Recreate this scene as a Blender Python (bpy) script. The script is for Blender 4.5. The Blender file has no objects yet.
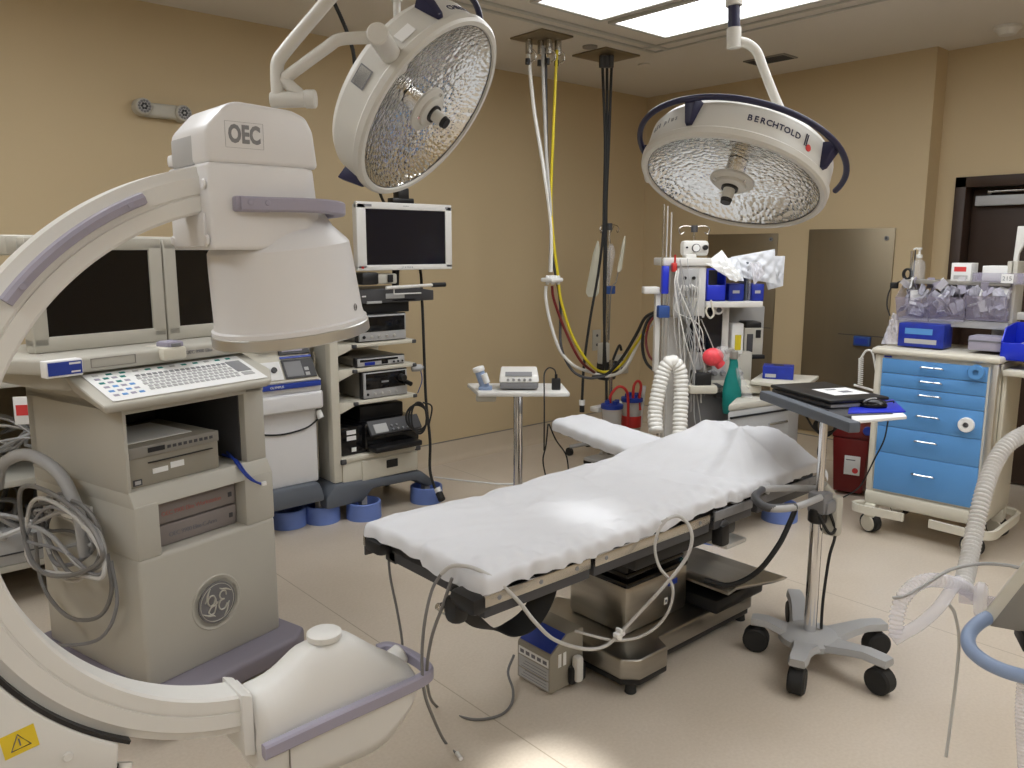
import bpy, bmesh, math, random
from mathutils import Vector, Matrix, Euler, Quaternion
from math import sin, cos, pi, radians, tan, atan, atan2, sqrt
random.seed(7)
S = bpy.context.scene
COL = S.collection
# ---------------------------------------------------------------- camera
EYE = 1.58; FPX = 806.0; PITCH = atan(135/806.0); HEAD = radians(41.4)
cam_d = bpy.data.cameras.new('camera'); cam = bpy.data.objects.new('camera', cam_d); COL.objects.link(cam)
cam.location = (0, 0, EYE); cam.rotation_euler = (pi/2-PITCH, 0, -HEAD)
cam_d.sensor_width = 36; cam_d.lens = FPX/1024*36; cam_d.clip_start = .05
S.camera = cam
# ---------------------------------------------------------------- view, world, lights
S.view_settings.view_transform = 'Standard'; S.view_settings.look = 'None'
S.view_settings.gamma = 1; S.view_settings.use_curve_mapping = False
S.view_settings.exposure = -0.06
w = bpy.data.worlds.new('world'); S.world = w; w.use_nodes = True
w.node_tree.nodes['Background'].inputs[0].default_value = (1, .95, .88, 1)
w.node_tree.nodes['Background'].inputs[1].default_value = .05
CEIL = 2.89; WX = 5.78; WY = 4.76      # ceiling height, right wall x, left wall y
PANEL_W = 4.95                          # emission of the ceiling panels
def area(name, loc, sx, sy, power, rot=(0,0,0), col=(.95,.975,1)):
    l = bpy.data.lights.new(name, 'AREA'); l.shape = 'RECTANGLE'; l.size = sx; l.size_y = sy; l.energy = power; l.color = col
    o = bpy.data.objects.new(name, l); COL.objects.link(o); o.location = loc; o.rotation_euler = rot; return o
def spot(name, loc, target, power, deg, blend=.5, size=.08):
    l = bpy.data.lights.new(name, 'SPOT'); l.energy = power; l.spot_size = radians(deg); l.spot_blend = blend; l.shadow_soft_size = size
    l.color = (.97, .99, 1)
    o = bpy.data.objects.new(name, l); COL.objects.link(o); o.location = loc
    o.rotation_euler = (Vector(target)-Vector(loc)).to_track_quat('-Z', 'Y').to_euler(); return o
# unseen spots without lamp bodies, added for bright patches on table and floor
spot('patch_spot_table', (1.5, .35, 2.2), (1.90, 1.76, .72), 150, 7.5, .98)
spot('patch_spot_floor', (1.0, .75, 2.4), (1.53, 1.56, 0), 520, 10, .8)
# ---------------------------------------------------------------- helpers
def at(u, v, depth):
    """world point seen in direction (u,v) at a horizontal distance 'depth' ahead"""
    a = (u-512)/FPX; b = -(v-384)/FPX
    x, y, z = a, cos(PITCH)+b*sin(PITCH), -sin(PITCH)+b*cos(PITCH)
    t = depth/y; x *= t; y *= t; z *= t
    return Vector((cos(HEAD)*x+sin(HEAD)*y, -sin(HEAD)*x+cos(HEAD)*y, z+EYE))
def onz(u, v, z=0.0):
    d = at(u, v, 1.0)-Vector((0, 0, EYE)); t = (z-EYE)/d.z
    return Vector((d.x*t, d.y*t, z))
class Frame:
    """upright local frame: x along its front, y going back, z up"""
    def __init__(s, x, y, deg):
        a = radians(deg); s.o = Vector((x, y, 0)); s.ex = Vector((cos(a), sin(a), 0)); s.ey = Vector((-sin(a), cos(a), 0)); s.rz = a; s.loc = (x, y, 0)
    def w(s, x, y, z): return s.o+s.ex*x+s.ey*y+Vector((0, 0, z))
    def p(s, u, v, y=0.0):
        """local point of the direction (u,v) on the local plane y"""
        e = Vector((0, 0, EYE)); d = at(u, v, 1.0)-e; q = e-s.o; t = (y-q.dot(s.ey))/d.dot(s.ey); P = q+d*t
        return Vector((P.dot(s.ex), y, P.z))
    def bb(s, u0, v0, u1, v1, y=0.0):
        """x0, x1, z0, z1 of a rectangle seen on that plane"""
        a = s.p(u0, (v0+v1)/2, y); b = s.p(u1, (v0+v1)/2, y); m = (u0+u1)/2; return a.x, b.x, s.p(m, v1, y).z, s.p(m, v0, y).z
MATS = {}
def mat(name, col, rough=.5, metal=0.0, var=.04, scale=8.0, bump=0.0, bscale=60.0, emit=0.0, alpha=None, trans=0.0, coat=0.0, ior=1.45, stretch=None, spec=.5):
    m = bpy.data.materials.new(name); m.use_nodes = True; nt = m.node_tree; N = nt.nodes; L = nt.links
    b = N['Principled BSDF']
    b.inputs['Roughness'].default_value = rough; b.inputs['Metallic'].default_value = metal
    b.inputs['IOR'].default_value = ior; b.inputs['Coat Weight'].default_value = coat; b.inputs['Transmission Weight'].default_value = trans
    b.inputs['Specular IOR Level'].default_value = spec
    tc = N.new('ShaderNodeTexCoord'); src = tc.outputs['Object']
    if stretch:
        mp = N.new('ShaderNodeMapping'); mp.inputs['Scale'].default_value = stretch; L.new(src, mp.inputs['Vector']); src = mp.outputs[0]
    nz = N.new('ShaderNodeTexNoise'); nz.inputs['Scale'].default_value = scale; nz.inputs['Detail'].default_value = 4; L.new(src, nz.inputs['Vector'])
    mx = N.new('ShaderNodeMix'); mx.data_type = 'RGBA'
    mx.inputs[6].default_value = tuple(max(0, c*(1-var)) for c in col)+(1,); mx.inputs[7].default_value = tuple(min(1, c*(1+var)) for c in col)+(1,)
    L.new(nz.outputs['Fac'], mx.inputs[0]); L.new(mx.outputs[2], b.inputs['Base Color'])
    if bump:
        nb = N.new('ShaderNodeTexNoise'); nb.inputs['Scale'].default_value = bscale; nb.inputs['Detail'].default_value = 3; L.new(src, nb.inputs['Vector'])
        bp = N.new('ShaderNodeBump'); bp.inputs['Strength'].default_value = bump; bp.inputs['Distance'].default_value = .01
        L.new(nb.outputs['Fac'], bp.inputs['Height']); L.new(bp.outputs[0], b.inputs['Normal'])
    if emit:
        b.inputs['Emission Color'].default_value = tuple(col)+(1,); b.inputs['Emission Strength'].default_value = emit
    if alpha is not None: b.inputs['Alpha'].default_value = alpha
    MATS[name] = m; return m
mat('white_plastic', (.70,.69,.66), .38, var=.02)
mat('cool_white', (.72,.715,.72), .35, var=.02)
mat('beige_plastic', (.50,.48,.42), .5, var=.03)
mat('cart_beige', (.46,.44,.385), .5, var=.03)
mat('cream_plastic', (.62,.59,.50), .45)
mat('purple_rubber', (.215,.195,.235), .55)
mat('grip_lavender', (.33,.31,.385), .5)
mat('black_plastic', (.012,.012,.013), .4)
mat('black_gloss', (.006,.006,.007), .12)
mat('screen_black', (.004,.004,.005), .16)
mat('screen_blue', (.006,.007,.014), .12)
mat('dark_grey', (.06,.06,.065), .5)
mat('mid_grey', (.22,.22,.23), .5)
mat('warm_grey', (.25,.235,.21), .5)
mat('light_grey', (.42,.42,.42), .5)
mat('device_tan', (.30,.275,.225), .5)
mat('device_mauve', (.235,.205,.195), .5)
mat('slate', (.115,.13,.155), .55)
mat('steel', (.55,.53,.49), .27, 1.0, var=.06, scale=3, bump=.02)
mat('brushed', (.42,.40,.36), .33, 1.0, var=.12, scale=5, stretch=(1,1,12), bump=.03)
mat('steel_panel', (.27,.225,.155), .42, .75, var=.07, scale=2, stretch=(1,6,.5))
def reflector_mat():
    m = bpy.data.materials.new('reflector'); m.use_nodes = True; nt = m.node_tree; N = nt.nodes; L = nt.links; b = N['Principled BSDF']
    b.inputs['Metallic'].default_value = 1; b.inputs['Roughness'].default_value = .13; b.inputs['Base Color'].default_value = (.80,.80,.77,1)
    tc = N.new('ShaderNodeTexCoord'); v = N.new('ShaderNodeTexVoronoi'); v.inputs['Scale'].default_value = 55; L.new(tc.outputs['Object'], v.inputs['Vector'])
    bp = N.new('ShaderNodeBump'); bp.inputs['Strength'].default_value = .55; bp.inputs['Distance'].default_value = .006; L.new(v.outputs['Distance'], bp.inputs['Height']); L.new(bp.outputs[0], b.inputs['Normal'])
    MATS['reflector'] = m
reflector_mat()
mat('chrome', (.75,.75,.76), .12, 1.0, var=.03)
mat('aluminium', (.62,.62,.60), .35, .9)
mat('lamp_white', (.60,.585,.54), .32)
mat('navy', (.018,.018,.055), .4)
mat('blue_label', (.02,.05,.33), .4)
mat('royal_blue', (.01,.03,.55), .35, coat=.3)
mat('box_blue', (.012,.03,.30), .4, var=.5, scale=20)
mat('ring_blue', (.16,.245,.60), .45)
mat('drawer_blue', (.10,.29,.62), .42, var=.04)
mat('tube_blue', (.25,.33,.50), .35)
mat('strap_blue', (.03,.08,.28), .6)
mat('red', (.55,.035,.03), .4)
mat('sharps_red', (.16,.012,.012), .35)
mat('coral', (.85,.07,.09), .35, var=.3, scale=60)
mat('teal', (.0,.19,.17), .55, var=.25, scale=14)
mat('yellow', (.65,.52,.02), .45)
mat('sticker_yellow', (.75,.55,.03), .5)
mat('sticker_green', (.05,.25,.10), .5)
mat('green_tube', (.10,.22,.10), .45)
mat('white_tube', (.78,.77,.73), .4)
mat('grey_tube', (.36,.36,.36), .45)
mat('cable_grey', (.17,.165,.16), .5)
mat('cable_light', (.50,.49,.47), .5)
mat('rubber', (.018,.018,.018), .7)
mat('sheet', (.66,.665,.69), .75, var=.015, scale=3, bump=.28, bscale=9)
mat('paper', (.80,.80,.79), .7)
mat('print_grey', (.16,.16,.18), .6)
mat('logo_grey', (.17,.165,.17), .5)
mat('faded_red', (.36,.13,.11), .6)
mat('red_print', (.65,.05,.05), .5)
mat('wrap', (.45,.45,.52), .25, var=.75, scale=45, bump=.8, bscale=40)
mat('frost', (.45,.42,.55), .15, alpha=.30)
mat('jar_frost', (.70,.69,.68), .3, alpha=.6)
mat('clear_plastic', (.82,.83,.86), .1, alpha=.2)
mat('hose_ribbed', (.80,.79,.78), .2, alpha=.72)
mat('clear_hose', (.80,.79,.85), .15, alpha=.36)
mat('packet_film', (.64,.66,.70), .3, var=.2, scale=22, bump=.3, bscale=25)
mat('bag_clear', (.75,.74,.62), .25, alpha=.62)
mat('door_brown', (.040,.022,.014), .45, var=.25, scale=6, stretch=(1,1,.12))
mat('wood_tan', (.42,.34,.22), .55)
mat('grey_door_plate', (.45,.45,.46), .4)
mat('fill_panel', (.95,.975,1), .5, emit=PANEL_W*1.95, var=0)  # stronger emission for the added fill panels
mat('light_panel', (.95,.975,1), .5, emit=PANEL_W, var=0)
# walls, floor, ceiling
def wall_mat():
    m = mat('wall_paint', (.56,.445,.275), .62, var=.035, scale=1.3, bump=.05, bscale=140)
wall_mat()
mat('ceiling_paint', (.70,.655,.585), .8, var=.02, scale=2, bump=.03, bscale=120)
mat('trim_metal', (.50,.49,.45), .45)
mat('coving', (.56,.475,.36), .38, var=.05, scale=18)
def floor_mat():
    m = bpy.data.materials.new('floor_vinyl'); m.use_nodes = True; nt = m.node_tree; N = nt.nodes; L = nt.links; b = N['Principled BSDF']
    tc = N.new('ShaderNodeTexCoord')
    n1 = N.new('ShaderNodeTexNoise'); n1.inputs['Scale'].default_value = 90; n1.inputs['Detail'].default_value = 3; L.new(tc.outputs['Object'], n1.inputs['Vector'])
    n2 = N.new('ShaderNodeTexNoise'); n2.inputs['Scale'].default_value = 1.7; n2.inputs['Detail'].default_value = 6; L.new(tc.outputs['Object'], n2.inputs['Vector'])
    r1 = N.new('ShaderNodeValToRGB'); r1.color_ramp.elements[0].position = .3; r1.color_ramp.elements[0].color = (.585,.505,.41,1)
    r1.color_ramp.elements[1].position = .7; r1.color_ramp.elements[1].color = (.635,.555,.46,1); L.new(n1.outputs['Fac'], r1.inputs[0])
    r2 = N.new('ShaderNodeValToRGB'); r2.color_ramp.elements[0].position = .35; r2.color_ramp.elements[0].color = (.93,.92,.90,1)
    r2.color_ramp.elements[1].position = .6; r2.color_ramp.elements[1].color = (1,1,1,1); L.new(n2.outputs['Fac'], r2.inputs[0])
    mx = N.new('ShaderNodeMix'); mx.data_type = 'RGBA'; mx.blend_type = 'MULTIPLY'; mx.inputs[0].default_value = 1
    L.new(r1.outputs[0], mx.inputs[6]); L.new(r2.outputs[0], mx.inputs[7])
    # weld seams of the vinyl sheets, parallel to x at fixed y, and one across
    sp = N.new('ShaderNodeSeparateXYZ'); L.new(tc.outputs['Object'], sp.inputs[0])
    def seam(sock, period, off, wd):
        a = N.new('ShaderNodeMath'); a.operation = 'ADD'; a.inputs[1].default_value = off; L.new(sock, a.inputs[0])
        q = N.new('ShaderNodeMath'); q.operation = 'PINGPONG'; q.inputs[1].default_value = period/2; L.new(a.outputs[0], q.inputs[0])
        c = N.new('ShaderNodeMath'); c.operation = 'LESS_THAN'; c.inputs[1].default_value = wd; L.new(q.outputs[0], c.inputs[0]); return c.outputs[0]
    s1 = seam(sp.outputs[0], 1.83, -1.62, .0025)
    mx2 = N.new('ShaderNodeMix'); mx2.data_type = 'RGBA'; mx2.inputs[7].default_value = (.40,.335,.25,1)
    L.new(s1, mx2.inputs[0]); L.new(mx.outputs[2], mx2.inputs[6]); L.new(mx2.outputs[2], b.inputs['Base Color'])
    b.inputs['Roughness'].default_value = .33; b.inputs['Specular IOR Level'].default_value = .35
    MATS['floor_vinyl'] = m
floor_mat()
def spline(pts, n=8):
    P = [Vector(p) for p in pts]
    if len(P) < 3: return P
    out = []
    for i in range(len(P)-1):
        p1, p2 = P[i], P[i+1]; p0 = P[i-1] if i else p1*2-p2; p3 = P[i+2] if i+2 < len(P) else p2*2-p1
        for k in range(n):
            t = k/n; t2 = t*t; t3 = t2*t
            out.append(.5*((2*p1)+(p2-p0)*t+(2*p0-5*p1+4*p2-p3)*t2+(3*p1-p0-3*p2+p3)*t3))
    out.append(P[-1]); return out
class MB:
    """collects shapes and links them as ONE mesh object"""
    def __init__(s, m='white_plastic'):
        s.bm = bmesh.new(); s.mats = [m]; s.T = Matrix.Identity(4)
    def _mi(s, m):
        if m is None: return 0
        if m not in s.mats: s.mats.append(m)
        return s.mats.index(m)
    def _add(s, bm, m, M=None):
        i = s._mi(m)
        for f in bm.faces: f.material_index = i
        if M is not None: bm.transform(M)
        bm.transform(s.T)
        me = bpy.data.meshes.new('tmp'); bm.to_mesh(me); bm.free(); s.bm.from_mesh(me); bpy.data.meshes.remove(me); return s
    def box(s, lo, hi, bev=.003, m=None, M=None, seg=2, edges=None):
        bm = bmesh.new(); bmesh.ops.create_cube(bm, size=1)
        lo = Vector(lo); hi = Vector(hi); c = (lo+hi)/2; d = hi-lo
        for v in bm.verts: v.co = Vector((v.co.x*d.x, v.co.y*d.y, v.co.z*d.z))+c
        if bev:
            E = bm.edges[:]
            if edges == 'z': E = [e for e in E if abs((e.verts[0].co-e.verts[1].co).z) > 1e-6]
            if edges == 'y': E = [e for e in E if abs((e.verts[0].co-e.verts[1].co).y) > 1e-6]
            if edges == 'x': E = [e for e in E if abs((e.verts[0].co-e.verts[1].co).x) > 1e-6]
            bmesh.ops.bevel(bm, geom=E, offset=min(bev, .49*min(abs(d.x), abs(d.y), abs(d.z))) if edges is None else bev, segments=seg, profile=.5, affect='EDGES')
        return s._add(bm, m, M)
    def prism(s, pts, axis, lo, hi, bev=0.0, m=None, M=None, seg=2):
        """polygon pts in the plane across axis, extruded from lo to hi"""
        bm = bmesh.new()
        def v3(p, h): return {'x': (h, p[0], p[1]), 'y': (p[0], h, p[1]), 'z': (p[0], p[1], h)}[axis]
        a = [bm.verts.new(v3(p, lo)) for p in pts]; b = [bm.verts.new(v3(p, hi)) for p in pts]; n = len(pts)
        bm.faces.new(a); bm.faces.new(b[::-1])
        for i in range(n): bm.faces.new((a[i], b[i], b[(i+1) % n], a[(i+1) % n]))
        bmesh.ops.recalc_face_normals(bm, faces=bm.faces)
        if bev: bmesh.ops.bevel(bm, geom=bm.edges[:], offset=bev, segments=seg, profile=.5, affect='EDGES', clamp_overlap=True)
        return s._add(bm, m, M)
    def hexa(s, low, high, bev=0.0, m=None, seg=2):
        """eight corners: low four and high four in order round"""
        bm = bmesh.new(); a = [bm.verts.new(p) for p in low]; b = [bm.verts.new(p) for p in high]; n = len(a)
        bm.faces.new(a); bm.faces.new(b[::-1])
        for i in range(n): bm.faces.new((a[i], b[i], b[(i+1) % n], a[(i+1) % n]))
        bmesh.ops.recalc_face_normals(bm, faces=bm.faces)
        if bev: bmesh.ops.bevel(bm, geom=bm.edges[:], offset=bev, segments=seg, profile=.5, affect='EDGES', clamp_overlap=True)
        return s._add(bm, m)
    def lathe(s, prof, M=None, n=32, m=None, a0=0, a1=2*pi):
        bm = bmesh.new(); full = abs(a1-a0-2*pi) < 1e-6; K = n if full else n+1; rings = []
        for k in range(K):
            a = a0+(a1-a0)*k/n; rings.append([bm.verts.new((r*cos(a), r*sin(a), z)) for r, z in prof])
        for k in range(n):
            A = rings[k]; B = rings[(k+1) % K]
            for i in range(len(prof)-1):
                bm.faces.new((A[i], B[i], B[i+1], A[i+1]))
        bmesh.ops.remove_doubles(bm, verts=bm.verts, dist=1e-6)
        bmesh.ops.recalc_face_normals(bm, faces=bm.faces)
        return s._add(bm, m, M)
    def cyl(s, p0, p1, r0, r1=None, n=20, m=None, bev=0.0):
        p0 = Vector(p0); p1 = Vector(p1); r1 = r0 if r1 is None else r1; h = (p1-p0).length
        if bev: prof = [(0, 0), (r0-bev, 0), (r0, bev), (r1, h-bev), (r1-bev, h), (0, h)]
        else: prof = [(0, 0), (r0, 0), (r1, h), (0, h)]
        q = Vector((0, 0, 1)).rotation_difference((p1-p0).normalized())
        return s.lathe(prof, Matrix.Translation(p0) @ q.to_matrix().to_4x4(), n, m)
    def sphere(s, c, r, m=None, sc=(1, 1, 1), n=20, M=None):
        bm = bmesh.new(); bmesh.ops.create_uvsphere(bm, u_segments=n, v_segments=n//2, radius=r)
        for v in bm.verts: v.co = Vector((v.co.x*sc[0], v.co.y*sc[1], v.co.z*sc[2]))
        if M is not None: bm.transform(M)
        bm.transform(Matrix.Translation(c)); return s._add(bm, m)
    def tube(s, pts, r, n=8, m=None, smooth=6, corr=None, flat=None, closed=False, caps=True):
        """round (or flat=(w,h)) sweep; corr=(pitch, depth) makes it corrugated"""
        P = spline(pts, smooth) if smooth and len(pts) > 2 else [Vector(p) for p in pts]
        if corr:
            Q = []; L = [0]
            for i in range(1, len(P)): L.append(L[-1]+(P[i]-P[i-1]).length)
            k = int(L[-1]/corr[0])*4; j = 0
            for i in range(k+1):
                t = L[-1]*i/k
                while j < len(L)-2 and L[j+1] < t: j += 1
                Q.append(P[j].lerp(P[j+1], (t-L[j])/max(1e-9, L[j+1]-L[j])))
            P = Q
        bm = bmesh.new(); rings = []; up = None
        for i, c in enumerate(P):
            d = (P[min(i+1, len(P)-1)]-P[max(i-1, 0)])
            if closed: d = P[(i+1) % len(P)]-P[i-1]
            d.normalize()
            if up is None:
                up = Vector((0, 0, 1)) if abs(d.z) < .9 else Vector((1, 0, 0))
            up = (up-d*up.dot(d)); up.normalize(); sd = d.cross(up)
            rr = r(i/(len(P)-1)) if callable(r) else r
            if corr: rr = rr+corr[1]*(0, .7, 1, .7)[i % 4]
            if flat:
                w2, h2 = flat; prof = [(-w2, -h2), (w2, -h2), (w2, h2), (-w2, h2)]
                rings.append([bm.verts.new(c+sd*a+up*b) for a, b in prof])
            else:
                rings.append([bm.verts.new(c+(sd*cos(2*pi*k/n)+up*sin(2*pi*k/n))*rr) for k in range(n)])
        nn = len(rings[0])
        for i in range(len(rings)-1+(1 if closed else 0)):
            A = rings[i]; B = rings[(i+1) % len(rings)]
            for k in range(nn): bm.faces.new((A[k], A[(k+1) % nn], B[(k+1) % nn], B[k]))
        if caps and not closed: bm.faces.new(rings[0][::-1]); bm.faces.new(rings[-1])
        bmesh.ops.recalc_face_normals(bm, faces=bm.faces)
        return s._add(bm, m)
    def sweep(s, path, prof, m=None, closed=False):
        """path: list of (centre, u, v) frames; prof: list of 2D points"""
        bm = bmesh.new(); rings = [[bm.verts.new(Vector(c)+Vector(u)*a+Vector(v)*b) for a, b in prof] for c, u, v in path]; nn = len(prof)
        for i in range(len(rings)-1+(1 if closed else 0)):
            A = rings[i]; B = rings[(i+1) % len(rings)]
            for k in range(nn): bm.faces.new((A[k], A[(k+1) % nn], B[(k+1) % nn], B[k]))
        if not closed: bm.faces.new(rings[0][::-1]); bm.faces.new(rings[-1])
        bmesh.ops.recalc_face_normals(bm, faces=bm.faces); return s._add(bm, m)
    def grid(s, fn, nu, nv, m=None, thick=0.0):
        bm = bmesh.new(); V = [[bm.verts.new(fn(i/nu, j/nv)) for j in range(nv+1)] for i in range(nu+1)]
        for i in range(nu):
            for j in range(nv): bm.faces.new((V[i][j], V[i+1][j], V[i+1][j+1], V[i][j+1]))
        if thick:
            bmesh.ops.recalc_face_normals(bm, faces=bm.faces)
            bmesh.ops.solidify(bm, geom=bm.faces[:], thickness=thick)
        return s._add(bm, m)
    def text(s, body, size, M, m=None, depth=.0006, bold=0.0, align='CENTER', space=1.0):
        c = bpy.data.curves.new('t', 'FONT'); c.body = body; c.size = size; c.extrude = depth; c.align_x = align; c.align_y = 'CENTER'; c.offset = bold; c.resolution_u = 3
        c.space_character = space
        o = bpy.data.objects.new('t', c); COL.objects.link(o); bpy.context.view_layer.update()
        me = bpy.data.meshes.new_from_object(o.evaluated_get(bpy.context.evaluated_depsgraph_get()))
        bm = bmesh.new(); bm.from_mesh(me); bpy.data.objects.remove(o); bpy.data.curves.remove(c); bpy.data.meshes.remove(me)
        return s._add(bm, m, M)
    def build(s, name, parent=None, flat=False, sharp=38, sub=0):
        bm = s.bm
        bmesh.ops.dissolve_degenerate(bm, edges=bm.edges, dist=1e-7)
        for f in bm.faces: f.smooth = not flat
        for e in bm.edges:
            if len(e.link_faces) == 2 and e.calc_face_angle(0) > radians(sharp): e.smooth = False
        me = bpy.data.meshes.new(name); bm.to_mesh(me); bm.free()
        for m in s.mats: me.materials.append(MATS[m])
        o = bpy.data.objects.new(name, me); COL.objects.link(o)
        if parent: o.parent = parent
        if sub: md = o.modifiers.new('sub', 'SUBSURF'); md.levels = sub; md.render_levels = sub
        return o
def FRONT(x, y, z):   # text facing -y
    return Matrix.Translation((x, y, z)) @ Matrix.Rotation(pi/2, 4, 'X')
def tag(o, label, cat, group=None, kind=None):
    o['label'] = label; o['category'] = cat
    if group: o['group'] = group
    if kind: o['kind'] = kind
    return o
def thing(name, label, cat, loc=(0,0,0), rz=0.0, group=None, rot=None):
    o = bpy.data.objects.new(name, None); COL.objects.link(o); o.empty_display_size = .1
    o.location = loc; o.rotation_euler = rot if rot else (0, 0, rz); return tag(o, label, cat, group)
def struct(name, mb):
    o = mb.build(name); o['kind'] = 'structure'; return o
def copy_tree(o, parent=None):
    c = o.copy(); COL.objects.link(c); c.parent = parent
    for ch in [x for x in list(S.objects) if x.parent == o]: copy_tree(ch, c)
    return c
def origin_to(o, p):
    p = Vector(p); o.data.transform(Matrix.Translation(-p)); o.location = p; return o
# ================================================================ THE ROOM
XMIN, YMIN, XMAX = -3.2, -3.0, 7.6
JY, JX = 2.335, 5.96           # the right wall ends at y = JY and steps back to x = JX
M = MB('floor_vinyl'); M.box((XMIN, YMIN, -.1), (XMAX, WY+.1, 0), 0); struct('floor', M)
M = MB('ceiling_paint'); M.box((XMIN, YMIN, CEIL), (XMAX, WY+.1, CEIL+.12), 0); struct('ceiling', M)
M = MB('wall_paint'); M.box((XMIN, WY, 0), (WX+.1, WY+.1, CEIL), 0); struct('wall_left', M)
M = MB('wall_paint'); M.box((WX, JY, 0), (XMAX, WY, CEIL), 0); struct('wall_right', M)
DY0, DY1, DZ = .75, 2.21, 2.055   # doorway (with its frame) in the stepped-back wall
M = MB('wall_paint'); M.box((JX, DY1, 0), (XMAX, JY, CEIL), 0); M.box((JX, DY0, DZ), (XMAX, DY1, CEIL), 0); M.box((JX, YMIN, 0), (XMAX, DY0, CEIL), 0)
struct('wall_far_right', M)
M = MB('wall_paint'); M.box((XMIN-.1, YMIN, 0), (XMIN, WY, CEIL), 0); struct('wall_near_left', M)
M = MB('wall_paint'); M.box((XMIN, YMIN-.1, 0), (XMAX, YMIN, CEIL), 0); struct('wall_back', M)
# coved vinyl skirting with its cap line
def cove(name, a, b, nrm):
    a = Vector(a); b = Vector(b); nrm = Vector(nrm); up = Vector((0, 0, 1))
    prof = [(0, 0), (.06, 0), (.035, .006), (.018, .018), (.008, .045), (.006, .15), (0, .15)]
    M = MB('coving'); M.sweep([(a, nrm, up), (b, nrm, up)], prof)
    cp = [(0, .15), (.009, .15), (.009, .156), (0, .156)]
    M.sweep([(a, nrm, up), (b, nrm, up)], cp, m='warm_grey'); o = M.build(name); o['kind'] = 'structure'
cove('baseboard_left', (XMIN, WY, 0), (WX, WY, 0), (0, -1, 0))
cove('baseboard_right', (WX, WY, 0), (WX, JY, 0), (-1, 0, 0))
cove('baseboard_step', (WX, JY, 0), (JX, JY, 0), (0, -1, 0))
cove('baseboard_far_right', (JX, JY, 0), (JX, DY1, 0), (-1, 0, 0))
# door_1: dark brown door, frame, closer and kick plate
M = MB('door_brown')
M.box((JX-.03, DY1-.07, 0), (JX+.16, DY1, DZ), .004); M.box((JX-.03, DY0, DZ-.07), (JX+.16, DY1, DZ), .004); M.box((JX-.03, DY0, 0), (JX+.16, DY0+.07, DZ), .004)
o = M.build('trim_1'); o['kind'] = 'structure'
d = bpy.data.objects.new('door_1', None); COL.objects.link(d); d['kind'] = 'structure'; d.location = (JX+.09, 0, 0)
M = MB('door_brown'); M.box((0, DY0+.075, .01), (.045, DY1-.075, DZ-.075), .003); M.build('door_leaf', d)
M = MB('grey_door_plate'); M.box((-.055, 1.72, 1.865), (-.002, 2.10, 1.93), .004)
M.cyl((-.05, 2.02, 1.955), (-.05, 1.3, 1.965), .008, m='steel'); M.sphere((-.04, 2.02, 1.955), .018, m='steel'); M.build('door_closer', d)
# steel cabinet fronts let into the right wall
def steel_panel(y0, y1, z0, z1, label):
    t = thing('steel_cabinet', label, 'cabinet', (WX, (y0+y1)/2, 0)); h = (y1-y0)/2
    M = MB('steel_panel'); M.box((-.014, -h, z0), (-.001, h, z1), .002); M.build('door', t)
    M = MB('dark_grey'); M.cyl((-.014, -h+.055, 1.655), (-.020, -h+.055, 1.655), .016, m='mid_grey'); M.cyl((-.02, -h+.055, 1.655), (-.024, -h+.055, 1.655), .006); M.build('lock', t)
    M = MB('dark_grey'); M.box((-.0155, -h+.02, .957), (-.013, h-.28, .962), 0); M.build('pull_slot', t)
steel_panel(2.513, 3.155, .19, 1.725, 'brown steel cabinet front let into the wall behind the blue drawer cart')
steel_panel(3.415, 4.06, .19, 1.70, 'brown steel cabinet front let into the wall behind the anaesthesia machine')
# ceiling: surround of the light field, panels
def panel(x0, x1, y0, y1, label, mm='light_panel'):
    t = thing('ceiling_light', label, 'ceiling light', ((x0+x1)/2, (y0+y1)/2, CEIL), group='fluorescent ceiling panels'); a = (x1-x0)/2; b = (y1-y0)/2
    M = MB(mm); M.box((-a, -b, -.012), (a, b, -.004), .001); M.build('diffuser', t)
    M = MB('trim_metal')
    for q in ((-a-.03, -b-.03, a+.03, -b), (-a-.03, b, a+.03, b+.03), (-a-.03, -b, -a, b), (a, -b, a+.03, b)): M.box((q[0], q[1], -.018), (q[2], q[3], -.001), .002)
    M.build('frame', t)
PX0 = [(3.74, 4.21), (3.12, 3.62), (2.5, 3.0), (1.3, 1.8), (.3, .8)]
for i, (x0, x1) in enumerate(PX0):
    for y0, y1 in ((2.16, 3.335), (.86, 2.04), (-.6, .6)):
        if i == 0 and y0 > 2: lb = 'glowing ceiling panel straight above the right-hand surgical lamp'
        elif i == 1 and y0 > 2: lb = 'glowing ceiling panel cut by the top edge, left of the bigger one'
        else: lb = 'added fill light panel on the ceiling out of view'
        if x0 > 2: panel(x0, x1, y0, y1, lb)
for k, (q0, q1) in enumerate((((XMIN+2, 3.53), (4.5, 3.55)), ((XMIN+2, 3.64), (4.5, 3.655)))):
    M = MB('trim_metal'); M.box((q0[0], q0[1], CEIL-.012), (q1[0], q1[1]+.01, CEIL-.001), .002); o = M.build('trim_%d' % (k+2)); o['kind'] = 'structure'
for k, x in enumerate((4.36, 4.49)):
    M = MB('trim_metal'); M.box((x, -1.5, CEIL-.012), (x+.012, 3.64, CEIL-.001), .002); o = M.build('trim_%d' % (k+4)); o['kind'] = 'structure'
for x0, y0 in ((-1.6, -1.9), (.4, -1.9), (2.4, -1.9), (-1.6, .1), (-1.4, 2.2), (.15, 2.35)): panel(x0, x0+.6, y0, y0+1.2, 'added fill light panel on the ceiling out of view', 'fill_panel')  # unseen panels added to throw more light on the walls
# ================================================================ C-ARM X-RAY
CZ = 1.073
t = thing('c_arm_machine', 'big white C-shaped mobile x-ray arm with lavender grips', 'x-ray machine', (.828, 1.833, 0))
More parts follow.
